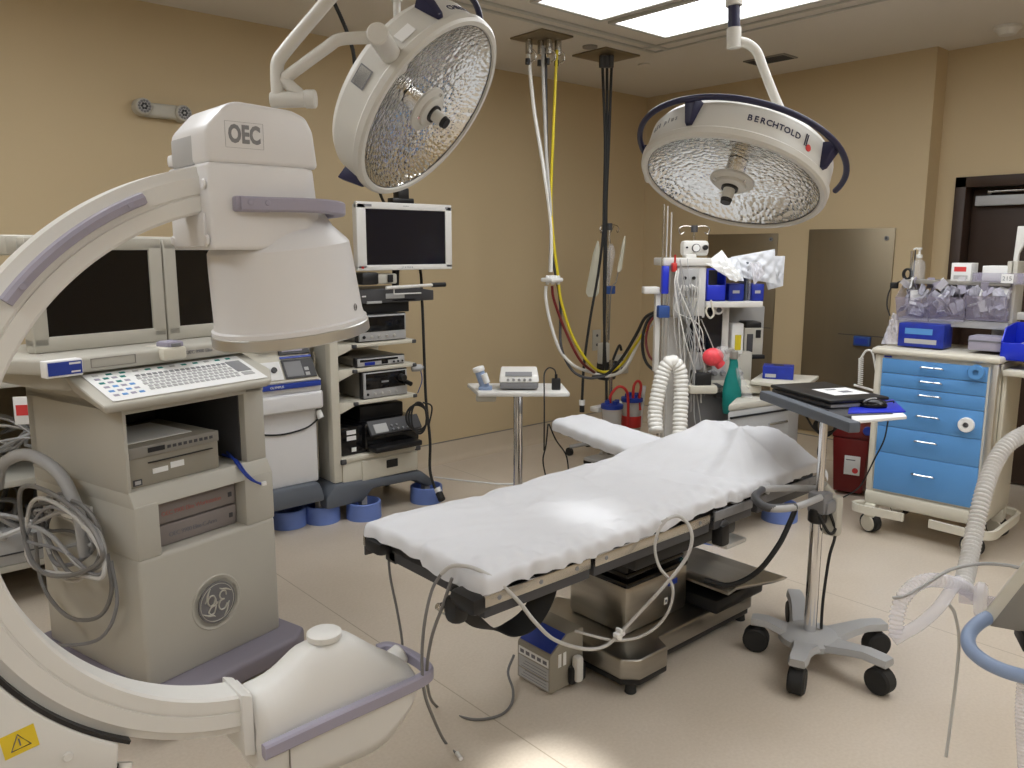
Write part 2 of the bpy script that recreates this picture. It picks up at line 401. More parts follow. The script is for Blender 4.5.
# the C itself
M = MB('white_plastic')
R0, R1, W = .600, .700, .095
prof = [(R0, .006), (R0+.006, 0), (R0+.036, 0), (R0+.037, .003), (R0+.041, .003), (R0+.042, 0), (R1-.022, 0), (R1-.016, .006), (R1, .012), (R1, W-.012), (R1-.016, W-.006), (R1-.022, W), (R0+.006, W), (R0, W-.006)]
path = []
for i in range(121):
    a = radians(101+(262-101)*i/120); path.append(((0, 0, CZ), (cos(a), 0, sin(a)), (0, 1, 0)))
M.sweep(path, prof)
arc = M.build('c_arc', t, sharp=30)
M = MB('grip_lavender')
path = [((0, 0, CZ), (cos(a), 0, sin(a)), (0, 1, 0)) for a in [radians(113+(142.5-113)*i/30) for i in range(31)]]
M.sweep(path, [(.651, -.004), (.655, -.026), (.668, -.030), (.676, -.024), (.678, 0), (.651, .001)])
for a in (116, 139): a = radians(a); M.cyl((.664*cos(a), -.028, CZ+.664*sin(a)), (.664*cos(a), -.033, CZ+.664*sin(a)), .006)
g = M.build('grip_rail', t)
# image intensifier head
M = MB('cool_white')
pr = [(-.135, 1.765), (-.135, 1.838), (-.085, 1.893), (-.06, 1.901), (.07, 1.895), (.105, 1.882), (.122, 1.85), (.132, 1.765)]
M.prism(pr, 'y', -.052, .165, .012, seg=3)
M.hexa([(-.133, -.05, 1.578), (.10, -.05, 1.578), (.15, -.02, 1.578), (.17, .05, 1.578), (.17, .13, 1.578), (.15, .19, 1.578), (-.133, .20, 1.578)],
       [(-.135, -.052, 1.768), (.10, -.052, 1.768), (.125, -.035, 1.768), (.135, .03, 1.768), (.135, .13, 1.768), (.12, .19, 1.768), (-.135, .20, 1.768)], .01, seg=3)
M.prism([(-.135, 1.77), (-.135, 1.80), (.10, 1.80), (.13, 1.77)], 'y', .15, .20, .008)
hd = M.build('detector_housing', t)
M = MB('cool_white'); M.box((-.139, -.02, 1.585), (-.128, .18, 1.66), .004)
for y, z in ((-.032, 1.72), (-.032, 1.60), (.175, 1.60)): M.cyl((-.134, y, z), (-.142, y, z), .012, bev=.003, n=16)
M.box((-.136, .03, 1.765), (-.128, .16, 1.83), .004, m='light_grey'); M.build('side_cover', hd)
M = MB('print_grey'); M.text('OEC', .052, FRONT(-.048, -.0525, 1.828) @ Matrix.Scale(.68, 4, Vector((1, 0, 0))), 'mid_grey', bold=.0022, space=1.05)
for q in ((-.092, 1.800, -.004, 1.8005), (-.092, 1.8555, -.004, 1.856), (-.092, 1.800, -.0915, 1.856), (-.0045, 1.800, -.004, 1.856)): M.box((q[0], -.0526, q[1]), (q[2], -.0521, q[3]), 0, m='mid_grey')
M.build('lettering', hd)
# drum
DX, DYc = .086, .085
DT = Matrix.Translation((DX, DYc, 1.60)) @ Matrix.Rotation(radians(5), 4, Vector((.75, -.66, 0))) @ Matrix.Rotation(radians(-4.5), 4, Vector((.66, .75, 0))) @ Matrix.Translation((0, 0, -1.592))
M = MB('cool_white')
M.lathe([(0, 1.66), (.115, 1.655), (.125, 1.64), (.136, 1.618), (.168, 1.584), (.1725, 1.577), (.176, 1.54), (.184, 1.405), (.187, 1.392), (.193, 1.388), (.193, 1.378), (.0, 1.376)], DT, 64)
dr = M.build('intensifier_drum', t, sharp=25)
M = MB('aluminium'); M.lathe([(0, 1.378), (.194, 1.378), (.196, 1.376), (.197, 1.352), (.195, 1.350), (.18, 1.350), (.175, 1.356), (0, 1.356)], DT, 64); M.build('drum_ring', t)
M = MB('mid_grey'); a = radians(-55)
for k in range(3):
    r_ = (.0085, .006, .003)[k]; pts = [DT @ Vector((.1845*cos(a+r_*cos(b)/.184), .1845*sin(a+r_*cos(b)/.184), 1.418+r_*sin(b))) for b in [2*pi*i/16 for i in range(16)]]
    M.tube(pts, .0006, 5, smooth=0, closed=True)
M.build('focus_mark', dr)
# handle wrapped round the head
M = MB('grip_lavender')
pts = [(-.075, -.066, 1.679), (-.03, -.068, 1.679), (.04, -.07, 1.68), (.10, -.076, 1.680), (.145, -.070, 1.679), (.185, -.045, 1.677), (.205, -.005, 1.675), (.205, .04, 1.673), (.19, .08, 1.671), (.155, .11, 1.67)]
P = spline(pts, 8); path = []
for i, c in enumerate(P):
    d = (P[min(i+1, len(P)-1)]-P[max(0, i-1)]).normalized(); path.append((c, Vector((0, 0, 1)), d.cross(Vector((0, 0, 1)))))
M.sweep(path, [(-.016, -.012), (-.012, -.015), (.012, -.015), (.016, -.012), (.016, .010), (.012, .014), (-.012, .014), (-.016, .010)])
M.box((-.085, -.074, 1.662), (.0, -.048, 1.696), .006)
for x in (-.055, -.015): M.cyl((x, -.079, 1.682), (x, -.084, 1.682), .007, n=14, bev=.002)
M.build('head_handle', t)
# x-ray tube housing at the lower end of the C
M = MB('white_plastic')
M.prism([(-.115, .492), (-.115, .325), (-.085, .315), (-.085, .478)], 'y', -.012, .112, .006); M.build('end_collar', t)
M = MB('white_plastic')
def sec(x, zt, zb, yt0, yt1, yb0, yb1, zm=None):
    zm = zm if zm is not None else min(zt-.01, .41)
    c = .018
    return [(x, yb0+.015, zb), (x, yb0, zb+.015), (x, yb0, zm), (x, yt0, zt-c), (x, yt0+c, zt), (x, yt1-c, zt), (x, yt1, zt-c), (x, yb1, zm), (x, yb1, zb+.015), (x, yb1-.015, zb)]
SS = [sec(-.092, .478, .245, .0, .10, -.03, .13), sec(-.05, .472, .22, .0, .10, -.045, .145), sec(-.01, .478, .20, .0, .10, -.05, .15), sec(.03, .497, .195, .0, .10, -.05, .15), sec(.065, .522, .19, .0, .10, -.05, .15),
      sec(.095, .535, .188, .0, .10, -.05, .15), sec(.20, .535, .182, .0, .10, -.05, .15), sec(.225, .525, .182, .0, .10, -.05, .15), sec(.28, .475, .188, .0, .10, -.05, .15), sec(.34, .425, .235, -.01, .11, -.05, .15),
      sec(.385, .395, .285, -.02, .12, -.045, .145, .375), sec(.40, .38, .31, -.01, .11, -.03, .13, .365)]
bm = bmesh.new(); rg = [[bm.verts.new(p) for p in s_] for s_ in SS]
for A, B in zip(rg, rg[1:]):
    for k in range(10): bm.faces.new((A[k], A[(k+1) % 10], B[(k+1) % 10], B[k]))
bm.faces.new(rg[0]); bm.faces.new(rg[-1][::-1]); bmesh.ops.recalc_face_normals(bm, faces=bm.faces); M._add(bm, None)
M.box((.385, .06, .335), (.425, .11, .39), .012)
th = M.build('tube_housing', t, sharp=50, sub=1)
M = MB('white_plastic'); M.lathe([(0, .533), (.046, .533), (.047, .540), (.047, .549), (.043, .552), (0, .552)], Matrix.Translation((.148, .05, 0)), 40); M.build('collimator_cap', t)
M = MB('white_plastic'); M.cyl((.365, .07, .372), (.41, .07, .388), .032, n=24, bev=.004); M.build('cable_cap', t)
M = MB('grip_lavender')
pts = [(-.088, -.064, .352), (.1, -.068, .362), (.30, -.068, .366), (.40, -.064, .370), (.43, -.03, .371), (.434, .06, .371), (.415, .145, .370), (.38, .162, .368)]
P = spline(pts, 6); path = []
for i, c in enumerate(P):
    d = (P[min(i+1, len(P)-1)]-P[max(0, i-1)]).normalized(); path.append((c, Vector((0, 0, 1)), d.cross(Vector((0, 0, 1)))))
M.sweep(path, [(-.019, -.007), (-.014, -.012), (.014, -.012), (.019, -.007), (.019, .009), (.014, .014), (-.014, .014), (-.019, .009)])
M.text('1', .02, Matrix.Translation((.13, -.0812, .364)) @ Matrix.Rotation(pi/2, 4, 'X'), 'print_grey')
M.build('lower_handle', t)
M = MB('warm_grey'); M.box((-.015, -.0515, .20), (-.012, -.048, .33), 0); M.build('panel_seam', t)
# carriage that grips the C from outside
M = MB('white_plastic')
outer = [(R1+.008, a) for a in range(-175, -118, 4)]
pts = [((R1+.010)*cos(radians(a)), (R1+.010)*sin(radians(a))) for a in range(-178, -122, 3)]
tail = [(-.405, -.650), (-.45, -.68), (-.50, -.695), (-.56, -.69), (-.64, -.66), (-.80, -.60), (-.92, -.50), (-.98, -.30), (-.98, -.05), (-.85, .0)]
M.prism([(x, z+CZ) for x, z in pts+tail], 'y', -.012, .13, .008, seg=3)
ca = M.build('carriage', t)
M = MB('black_plastic'); path = [((0, .05, CZ), (cos(a), 0, sin(a)), (0, 1, 0)) for a in [radians(-178+(56)*i/30) for i in range(31)]]
M.sweep(path, [(R1+.0005, -.058), (R1+.0095, -.058), (R1+.0095, .06), (R1+.0005, .06)]); M.build('slot_seal', ca)
M = MB('sticker_yellow'); c = Vector((-.585, -.0135, .572)); Mx = Matrix.Translation(c) @ Matrix.Rotation(radians(-8), 4, 'Y')
M.box((-.032, 0, -.026), (.032, .001, .026), 0, M=Mx)
M.tube([Mx @ Vector(q) for q in ((-.018, -.0005, -.014), (.018, -.0005, -.014), (0, -.0005, .018))], .0018, 6, m='print_grey', smooth=0, closed=True); M.tube([Mx @ Vector((0, -.0005, -.008)), Mx @ Vector((0, -.0005, .008))], .0016, 6, m='print_grey', smooth=0)
M2 = M
for f_ in (0,): pass
o = M.build('warning_sticker', ca)
M = MB('sticker_green'); M.cyl((-.697, -.012, .664), (-.697, -.0137, .664), .034, n=32); M.cyl((-.697, -.0137, .664), (-.697, -.0141, .664), .020, n=24, m='paper'); M.cyl((-.697, -.014, .664), (-.697, -.0145, .664), .017, n=24, m='sticker_green'); M.build('green_sticker', ca)
M = MB('white_plastic'); M.cyl((-.50, -.011, .50), (-.50, -.018, .50), .011, n=16, bev=.002); M.build('screw_cap', ca)
M = MB('white_plastic'); M.cyl((-.575, -.06, .415), (-.575, .05, .415), .028, n=24, bev=.006); M.build('lock_knob', ca)
M = MB('warm_grey'); M.box((-1.0, .02, .36), (-.60, .12, .44), .02); M.build('brake_lever', ca)
M = MB('black_plastic')
for dy in (0, .03): M.tube([(-.40, .02+dy, .42), (-.418, .0+dy, .36), (-.40, .0+dy, .30), (-.36, .02+dy, .24), (-.34, .1, .10), (-.45, .2, .02)], .006+.002*(dy > 0), 8)
M.tube([(-.38, .03, .41), (-.40, .01, .35), (-.385, .01, .29), (-.34, .04, .2), (-.40, .2, .03)], .018, 10, m='white_tube')
M.build('umbilical_cable', t)
# main frame behind the carriage (left of the picture's edge)
M = MB('white_plastic'); M.box((-1.75, -.20, .12), (-1.20, .30, 1.05), .05, seg=4); M.box((-1.25, -.03, .50), (-.85, .12, .95), .03, seg=3); M.box((-1.72, -.17, 1.04), (-1.3, .27, 1.12), .03); M.build('main_frame', t)
M = MB('purple_rubber'); M.box((-1.8, -.30, .07), (-1.1, .40, .14), .03); M.build('base', t)
for x, y in ((-1.7, -.22), (-1.7, .32), (-1.18, -.22), (-1.18, .32)):
    M = MB('rubber'); M.cyl((x-.02, y, .06), (x+.02, y, .06), .06, n=20, bev=.008); M.build('wheel', t)

# ================================================================ IMAGING WORKSTATION
t = thing('imaging_workstation', 'beige x-ray workstation cart with keyboard, open bays and round logo', 'workstation', (.718, 2.66, 0), radians(14.3))
M = MB('cart_beige')
X0, X1, Yb = 0, .545, .61
M.box((X0, -.03, .14), (X1, Yb, .592), .016, seg=3)                       # lower block
M.box((X0, -.03, .585), (.085, Yb, .770), .010); M.box((.418, -.03, .585), (X1, Yb, .770), .010)
M.hexa([(X0, -.03, .758), (X1, -.03, .758), (X1, Yb, .758), (X0, Yb, .758)], [(X0, .0, .815), (X1, .0, .815), (X1, Yb, .815), (X0, Yb, .815)], .006)
M.box((X0, .0, .805), (.013, Yb, 1.10), .003); M.box((.455, .0, .805), (X1, Yb, 1.10), .012)
M.box((X0, .56, .805), (X1, Yb, 1.10), .005); M.box((X0, .0, 1.065), (X1, Yb, 1.095), .006); M.box((X0, .15, 1.08), (X1, Yb, 1.19), .012)
body = M.build('body', t)
M = MB('dark_grey'); M.box((.08, .52, .59), (.42, .56, .76), 0); M.box((.012, .555, .815), (.456, .562, 1.066), 0); M.box((.45, .03, .817), (.4555, .555, 1.064), 0)  # dark sheets paint in the shade inside the bays
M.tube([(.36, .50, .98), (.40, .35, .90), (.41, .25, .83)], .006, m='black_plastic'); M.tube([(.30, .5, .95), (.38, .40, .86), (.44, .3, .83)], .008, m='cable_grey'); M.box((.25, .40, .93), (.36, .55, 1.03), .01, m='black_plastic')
M.build('bay_shade_cables', t)
M = MB('cart_beige'); M.lathe([(0, .0), (.088, .0), (.096, .003), (.10, .0)], Matrix.Translation((.272, -.030, .352)) @ Matrix.Rotation(pi/2, 4, 'X'), 40)
M.build('logo_boss', t)
# round monogram
M = MB('logo_grey'); L0 = Matrix.Translation((.272, -.0335, .352)) @ Matrix.Rotation(pi/2, 4, 'X')
M.cyl((.272, -.030, .352), (.272, -.0345, .352), .074, n=48)
def loc(x, y): return (.272+x, -.0352, .352+y)
ring = [loc(.067*cos(a), .067*sin(a)) for a in [2*pi*i/48 for i in range(48)]]
M.tube(ring, .0012, 6, m='cart_beige', smooth=0, closed=True)
for q in range(4):
    b = q*pi/2+.4; M.tube([loc(.064*cos(b), .064*sin(b)), loc(.054*cos(b+.35), .054*sin(b+.35)), loc(.047*cos(b+.7), .047*sin(b+.7)), loc(.050*cos(b+.95), .050*sin(b+.95))], lambda s_: .0015+.0026*sin(pi*s_), 6, m='cart_beige')
for gl in ([(-.007, .010), (-.012, .026), (-.027, .026), (-.034, .010), (-.025, -.004), (-.013, .0), (-.007, .016), (-.006, -.008), (-.012, -.028), (-.025, -.032), (-.034, -.022)], [(-.034, -.022), (-.024, -.010), (-.008, -.006), (.002, .002)],
           [(.033, .014), (.030, .028), (.016, .030), (.009, .018), (.015, .006), (.025, .003)], [(.025, .003), (.011, .001), (.004, -.014), (.011, -.028), (.025, -.028), (.035, -.014)]):
    M.tube([loc(x*1.12, y*1.12) for x, y in gl], .0030, 6, m='cart_beige')
M.build('round_logo', t)
M = MB('cart_beige')
M.prism([(-.20, .30), (-.13, .12), (.60, .12), (.72, .2), (.72, .64), (-.20, .64)], 'z', 1.195, 1.247, .012, seg=3)
M.prism([(-.12, .32), (-.08, .17), (.1, .15), (.1, .60), (-.12, .60)], 'z', 1.135, 1.20, .02, seg=3)
dk = M.build('desktop', t)
M = MB('paper'); M.box((-.172, .085, 1.196), (-.062, .125, 1.248), .004); M.box((-.168, .083, 1.203), (-.066, .0855, 1.243), 0, m='blue_label')
M.box((-.105, .0825, 1.233), (-.070, .0835, 1.239), 0, m='paper'); M.box((-.100, .0825, 1.208), (-.072, .0835, 1.213), 0, m='paper'); M.build('blue_tag', dk)
M = MB('print_grey'); M.text('OEC 9900 Elite', .017, FRONT(.37, .1185, 1.222), 'mid_grey', bold=.0002); M.build('lettering', dk)
M = MB('black_plastic'); M.box((.475, .108, 1.212), (.505, .122, 1.236), .003); M.build('switch', dk)
M = MB('cream_plastic'); M.prism([(.565, 1.205), (.55, 1.22), (.55, 1.25), (.72, 1.25), (.72, 1.22), (.70, 1.205)], 'y', .10, .16, .006); M.build('side_tray', dk)
M = MB('warm_grey'); M.box((-.02, .117, 1.208), (.13, .1195, 1.210), 0); M.box((-.02, .117, 1.236), (.13, .1195, 1.238), 0); M.box((-.02, .117, 1.208), (-.018, .1195, 1.238), 0); M.box((.128, .117, 1.208), (.13, .1195, 1.238), 0); M.build('desk_slot', dk)
# latch between the monitors
M = MB('cream_plastic'); M.box((.215, .09, 1.205), (.305, .22, 1.250), .012); M.box((.235, .10, 1.243), (.30, .17, 1.268), .008, m='grip_lavender'); M.box((.25, .095, 1.25), (.285, .104, 1.262), .003, m='mid_grey'); M.build('monitor_latch', t)
# keyboard shelf, tilted
M = MB('cart_beige')
low = [(-.075, -.045, 1.085), (.53, -.045, 1.085), (.585, .02, 1.105), (.57, .16, 1.13), (-.06, .16, 1.13)]
hi = [(-.085, -.055, 1.112), (.545, -.055, 1.112), (.60, .02, 1.14), (.585, .17, 1.195), (-.09, .17, 1.195)]
M.hexa(low, hi, .012, seg=3); M.build('keyboard_shelf', t)
sl = Matrix.Translation((0, -.055, 1.112)) @ Matrix.Rotation(atan2(.083, .225), 4, 'X')
M = MB('paper'); M.box((-.045, .018, .001), (.535, .205, .0045), .002, M=sl); kb = M.build('key_membrane', t)
M = MB('light_grey')
for r in range(6):
    for c in range(17):
        x = .10+c*.0205+(r % 2)*.006; y = .052+r*.019
        M.box((x, y, .0045), (x+.0155, y+.0135, .0065), .001, M=sl, m='light_grey' if r < 5 else 'mid_grey', seg=1)
for r in range(5):
    for c in range(4):
        x = -.025+c*.028; y = .045+r*.028
        M.box((x, y, .0045), (x+.018, y+.012, .006), .001, M=sl, m=('drawer_blue' if r < 3 else 'teal') if (r+c) % 2 else 'grip_lavender', seg=1)
for c in range(12): M.box((-.02+c*.045, .183, .0045), (.0+c*.045, .193, .006), .001, M=sl, m='teal' if c % 3 else 'light_grey', seg=1)
M.box((.455, .085, .0045), (.515, .165, .0065), .002, M=sl, m='mid_grey'); M.box((.462, .055, .0045), (.508, .078, .0065), .002, M=sl, m='light_grey')
M.build('keys', kb)
M = MB('purple_rubber')
M.prism([(-.06, -.10), (.0, -.15), (.52, -.15), (.60, -.10), (.60, .60), (.52, .68), (-.06, .68)], 'z', .075, .148, .016, seg=3); M.build('bumper_base', t)
M = MB('warm_grey'); M.box((.0, .0, .05), (.5, .6, .08), .01, m='dark_grey'); M.build('underframe', t)
for x, y in ((.04, -.02), (.50, -.02), (.04, .56), (.52, .56)):
    M = MB('rubber'); M.cyl((x-.02, y, .046), (x+.02, y, .046), .046, n=20, bev=.006); M.build('wheel', t)
# two monitors: parts of the workstation
def ws_monitor(x0, x1):
    M = MB('beige_plastic'); z0, z1 = 1.248, 1.618; y = .30
    M.box((x0, y, z0), (x1, y+.055, z0+.05), .006); M.box((x0, y, z1-.042), (x1, y+.055, z1), .006); M.box((x0, y, z0+.02), (x0+.05, y+.055, z1-.02), .004); M.box((x1-.05, y, z0+.02), (x1, y+.055, z1-.02), .004)
    M.box((x0+.01, y+.03, z0+.01), (x1-.01, y+.085, z1-.01), .01)
    m_ = M.build('monitor', t)
    M = MB('screen_black'); M.box((x0+.045, y+.008, z0+.045), (x1-.045, y+.032, z1-.037), 0); M.build('screen', m_)
ws_monitor(-.10, .366); ws_monitor(.372, .83)
M = MB('beige_plastic'); M.box((-.12, .38, 1.56), (.76, .50, 1.625), .012); M.box((.2, .42, 1.24), (.45, .50, 1.58), .01); M.build('monitor_bracket', t)
# hanging coil of cables on the left side
M = MB('cable_grey')
hk = Vector((-.02, .30, .86))
for k in range(9):
    a = .15+.016*k; b = .07+.012*(k % 5)+.03*(k > 6); yy = .33-.012*k; zc = .66-.015*(k % 4)
    pts = [(-.03-.010*k+.01*sin(3*s_+k), yy+a*cos(s_), zc+b*sin(s_)-.035*cos(2*s_+k)) for s_ in [2*pi*i/16 for i in range(16)]]
    M.tube(pts, .006+.001*(k % 3), 7, m=('cable_grey', 'grey_tube', 'mid_grey', 'cable_light')[k % 4], closed=True, smooth=3)
M.tube([(-.03, .10, .60), (-.05, .06, .48), (-.05, .16, .37), (-.06, .34, .33), (-.05, .52, .40), (-.04, .56, .58)], .007, m='cable_grey')
M.tube([(-.03, .08, .58), (-.04, .05, .44), (-.05, .15, .30), (-.05, .40, .20), (-.06, .62, .16)], .006, m='mid_grey')
cb = M.build('cable_coil', t)
M = MB('grey_tube'); M.tube([(-.05, .20, .58), (-.06, .20, .72), (-.07, .28, .85), (-.10, .42, .90), (-.12, .56, .85), (-.12, .62, .76)], .021, 12, m='grey_tube'); M.build('thick_hose', t)
M = MB('paper'); M.box((-.075, .22, .70), (-.045, .30, .755), .012); M.build('plug', t)
M = MB('white_plastic'); M.box((-.012, .22, .70), (.0, .42, .73), .004); M.build('cable_hook', t)
M = MB('grey_tube')
for k in range(5):
    a = .05+.01*k; pts = [(.565+.013*k, .20+.02*k+a*cos(s_), .74+.17*sin(s_)) for s_ in [2*pi*i/12 for i in range(12)]]
    M.tube(pts, .008, 7, m=('grey_tube', 'cable_light', 'light_grey')[k % 3], closed=True, smooth=3)
M.box((.54, .15, .87), (.64, .35, .90), .005); M.build('side_cable_coil', t)
WS = t
def ws(x, y, z):
    a = radians(14.3); return Vector((.718+x*cos(a)-y*sin(a), 2.66+x*sin(a)+y*cos(a), z))
# devices standing in the bays
t = thing('video_recorder', 'grey-tan disc recorder in the upper bay of the beige cart', 'recorder', ws(.185, .02, .816), radians(14.3))
M = MB('device_tan'); M.box((-.165, .0, .0), (.168, .36, .135), .004); M.box((-.165, -.006, .098), (.168, .002, .135), .002, m='warm_grey'); b_ = M.build('case', t)
M = MB('black_plastic'); M.box((-.10, -.008, .110), (-.04, -.005, .126), 0); M.box((-.10, -.009, .075), (.14, -.001, .0775), 0)
for k in range(9): M.box((-.03+k*.02, -.008, .112), (-.018+k*.02, -.005, .122), 0, m='dark_grey')
M.box((-.155, -.003, .008), (-.125, .001, .028), 0, m='dark_grey'); M.box((-.150, -.004, .012), (-.130, .0, .024), 0, m='light_grey'); M.build('front_panel', t)
M = MB('paper'); M.box((-.085, -.002, .035), (-.03, 0, .052), 0); M.box((-.02, -.002, .040), (.03, 0, .060), 0); M.build('label', t)
M = MB('light_grey'); M.box((-.165, .05, .1355), (.10, .30, .1385), 0, m='paper'); o = M.build('paper_sheets'); o.location = ws(.185, .02, .816); o.rotation_euler = (0, 0, radians(14.3)); tag(o, 'thin stack of papers on top of the recorder in the bay', 'papers')
for z0, nm, lb in ((.594, 'OEC 9900 Elite C-Arm', 'lower of two slim grey boxes in the lower bay of the cart'), (.671, 'OEC 9900 Elite Workstation', 'upper of two slim grey boxes in the lower bay, browner print')):
    t = thing('processor_unit', lb, 'electronics box', ws(.255, .02, z0), radians(14.3), 'processor boxes in the lower bay')
    M = MB('device_mauve'); M.box((-.158, 0, .0), (.158, .40, .072), .006); M.build('case', t)
    M = MB('print_grey'); M.text(nm, .022, FRONT(-.02, -.0005, .034), 'faded_red' if 'Work' in nm else 'print_grey', space=.9); M.build('lettering', t)
    M = MB('dark_grey'); M.box((.125, -.002, .028), (.14, .001, .045), .001); M.build('power_button', t)
M = MB('blue_label'); M.tube([ws(.445, .10, .84), ws(.42, .03, .83), ws(.412, -.02, .80), ws(.43, -.045, .765), ws(.475, -.050, .735)], .0045, 8); M.tube([ws(.44, .12, .83), ws(.425, .02, .825), ws(.42, -.035, .79), ws(.45, -.05, .75), ws(.478, -.05, .737)], .004, 8)
M.box(ws(.470, -.058, .730), ws(.492, -.048, .744), .002, m='paper')
tag(M.build('patch_cable'), 'short blue cable hanging out of the upper bay of the beige cart', 'cable')
# beige box behind the workstation, left
M = MB('beige_plastic'); o_ = ws(-.22, .80, 0)
M.box((-.15, -.1, 1.45), (.15, .12, 1.62), .012); M.box((-.02, -.105, 1.53), (.03, -.098, 1.56), 0, m='black_plastic'); M.box((-.04, -.02, 1.0), (.04, .05, 1.46), .01); M.box((-.2, -.1, 0), (.2, .2, 1.05), .01)
o = M.build('equipment_stand'); o.location = (1.02, 3.92, 0); o.rotation_euler = (0, 0, .25); tag(o, 'pale box on a stand behind the beige workstation at the far left', 'equipment')
# ================================================================ OPERATING TABLE
t = thing('operating_table', 'operating table on a stepped steel base in the middle of the room', 'operating table', (1.95, 1.90, 0))
ox, oy = 1.95, 1.90
def bx(M, x0, y0, z0, x1, y1, z1, bev=.004, m=None): M.box((x0-ox, y0-oy, z0), (x1-ox, y1-oy, z1), bev, m)
M = MB('black_plastic'); bx(M, 1.34, 1.625, .615, 1.99, 2.18, .690, .012); bx(M, 2.0, 1.625, .615, 2.62, 2.18, .690, .012); bx(M, 2.63, 1.63, .61, 3.14, 2.17, .66, .012); M.build('top_pad', t)
M = MB('dark_grey'); bx(M, 1.35, 1.64, .575, 2.60, 1.70, .618); bx(M, 1.35, 2.10, .575, 2.60, 2.16, .618); bx(M, 1.35, 1.66, .58, 1.40, 2.14, .615); bx(M, 2.60, 1.68, .57, 3.10, 2.12, .612); bx(M, 1.9, 1.68, .55, 2.6, 2.12, .60, .01)
M.build('top_frame', t)
for y in (1.588, 2.208):
    for x0, x1 in ((1.30, 1.715), (1.735, 2.33), (2.36, 2.60), (2.64, 3.08)):
        M = MB('steel' if x1 < 2.5 else 'dark_grey'); bx(M, x0, y-.005, .622, x1, y+.005, .656, .002, m='steel' if x1 < 2.5 else 'mid_grey')
        for xx in (x0+.05, (x0+x1)/2, x1-.06): M.cyl((xx-ox, y-oy-.006 if y < 2 else y-oy+.006, .639), (xx-ox, 1.63-oy if y < 2 else 2.17-oy, .639), .007, m='mid_grey', n=10)
        bx(M, x0, min(y, 1.60 if y < 2 else 2.2), .59, x1, max(y, 1.62 if y < 2 else 2.18), .622, .002, m='dark_grey')
        M.build('side_rail', t)
M = MB('black_plastic')
bx(M, 1.26, 1.585, .60, 1.34, 1.70, .655, .02); bx(M, 1.255, 1.66, .55, 1.31, 1.72, .63, .02); M.build('foot_bracket', t); M = MB('black_plastic'); bx(M, 1.29, 2.10, .61, 1.35, 2.20, .66, .02); M.build('foot_bracket', t)
M = MB('black_plastic'); bx(M, 2.02, 1.66, .50, 2.62, 2.12, .56, .015)
M.build('saddle', t)
M = MB('black_gloss')                                # bellows round the column
for k, z in enumerate((.325, .355, .385, .415, .445, .475)):
    e = -.012*k; bx(M, 2.205-e-.012, 1.85-e-.01, z, 2.56+e+.012, 2.13+e+.01, z+.026, .012)
bx(M, 2.21, 1.86, .32, 2.55, 2.12, .51, .01); M.build('bellows', t)
M = MB('brushed'); bx(M, 2.19, 1.842, .14, 2.575, 2.142, .335, .022); co = M.build('column', t)
M = MB('blue_label'); bx(M, 2.44, 1.8405, .27, 2.50, 1.8415, .293, 0); bx(M, 2.445, 1.840, .296, 2.475, 1.8415, .312, 0, m='red_print'); bx(M, 2.42, 1.8400, .20, 2.44, 1.8415, .228, 0, m='paper'); bx(M, 2.425, 1.8395, .208, 2.435, 1.8405, .220, 0, m='print_grey'); M.build('labels', co)
M = MB('brushed')                                    # stepped base
pts = [(2.05, 1.74), (2.10, 1.69), (2.255, 1.69), (2.29, 1.76), (2.92, 1.76), (2.95, 1.79), (2.95, 2.17), (2.92, 2.20), (2.29, 2.20), (2.255, 2.27), (2.10, 2.27), (2.05, 2.22)]
M.prism([(x-ox, y-oy) for x, y in pts], 'z', .062, .142, .010, seg=3)
ba = M.build('base', t)
M = MB('brushed'); M.prism([(2.585-ox, .262), (2.64-ox, .270), (2.92-ox, .218), (3.0-ox, .212), (3.03-ox, .200), (3.0-ox, .198), (2.92-ox, .206), (2.64-ox, .257), (2.585-ox, .25)], 'y', 1.66-oy, 2.14-oy, .002)
M.build('pedal_cover', ba)
M = MB('black_plastic'); bx(M, 2.60, 1.72, .142, 2.94, 2.12, .20, .01); M.build('pedal', ba)
M = MB('black_plastic'); M.prism([(x-ox+(.01 if x < 2.5 else -.01), y-oy+(.01 if y < 2 else -.01)) for x, y in pts], 'z', .035, .064, .006); M.build('base_skirt', ba)
for x, y in ((2.10, 1.735), (2.10, 2.225), (2.90, 1.80), (2.90, 2.16)):
    M = MB('rubber'); M.cyl((x-ox, y-oy, 0), (x-ox, y-oy, .045), .022, .016, n=16, bev=.003); M.build('foot', ba)
M = MB('dark_grey'); M.cyl((2.42-ox, 1.62-oy, .585), (2.42-ox, 1.58-oy, .585), .03, n=20, bev=.004); M.cyl((2.42-ox, 1.60-oy, .585), (2.42-ox, 1.60-oy, .64), .014, m='black_plastic'); M.box((2.39-ox, 1.57-oy, .52), (2.44-ox, 1.62-oy, .60), .01, m='black_plastic'); M.build('rail_clamp', t)
M = MB('white_plastic'); M.box((2.56-ox, 1.66-oy, .44), (2.70-ox, 1.74-oy, .462), .01); M.box((2.54-ox, 1.70-oy, .45), (2.60-ox, 1.76-oy, .54), .01); M.build('tilt_lever', t)
# end cable of the hand control
M = MB('rubber'); pts = [at(704, 580, 2.95), at(730, 585, 2.93), at(757, 572, 2.90), at(778, 546, 2.90), at(790, 522, 2.95), at(797, 505, 3.0)]
M.tube(pts, .010, 10); M.tube([at(788, 528, 2.94), at(797, 507, 3.0)], .007, 8); tag(M.build('black_cable'), 'thick black cable arching from the steel table column up to the laptop cart', 'cable')
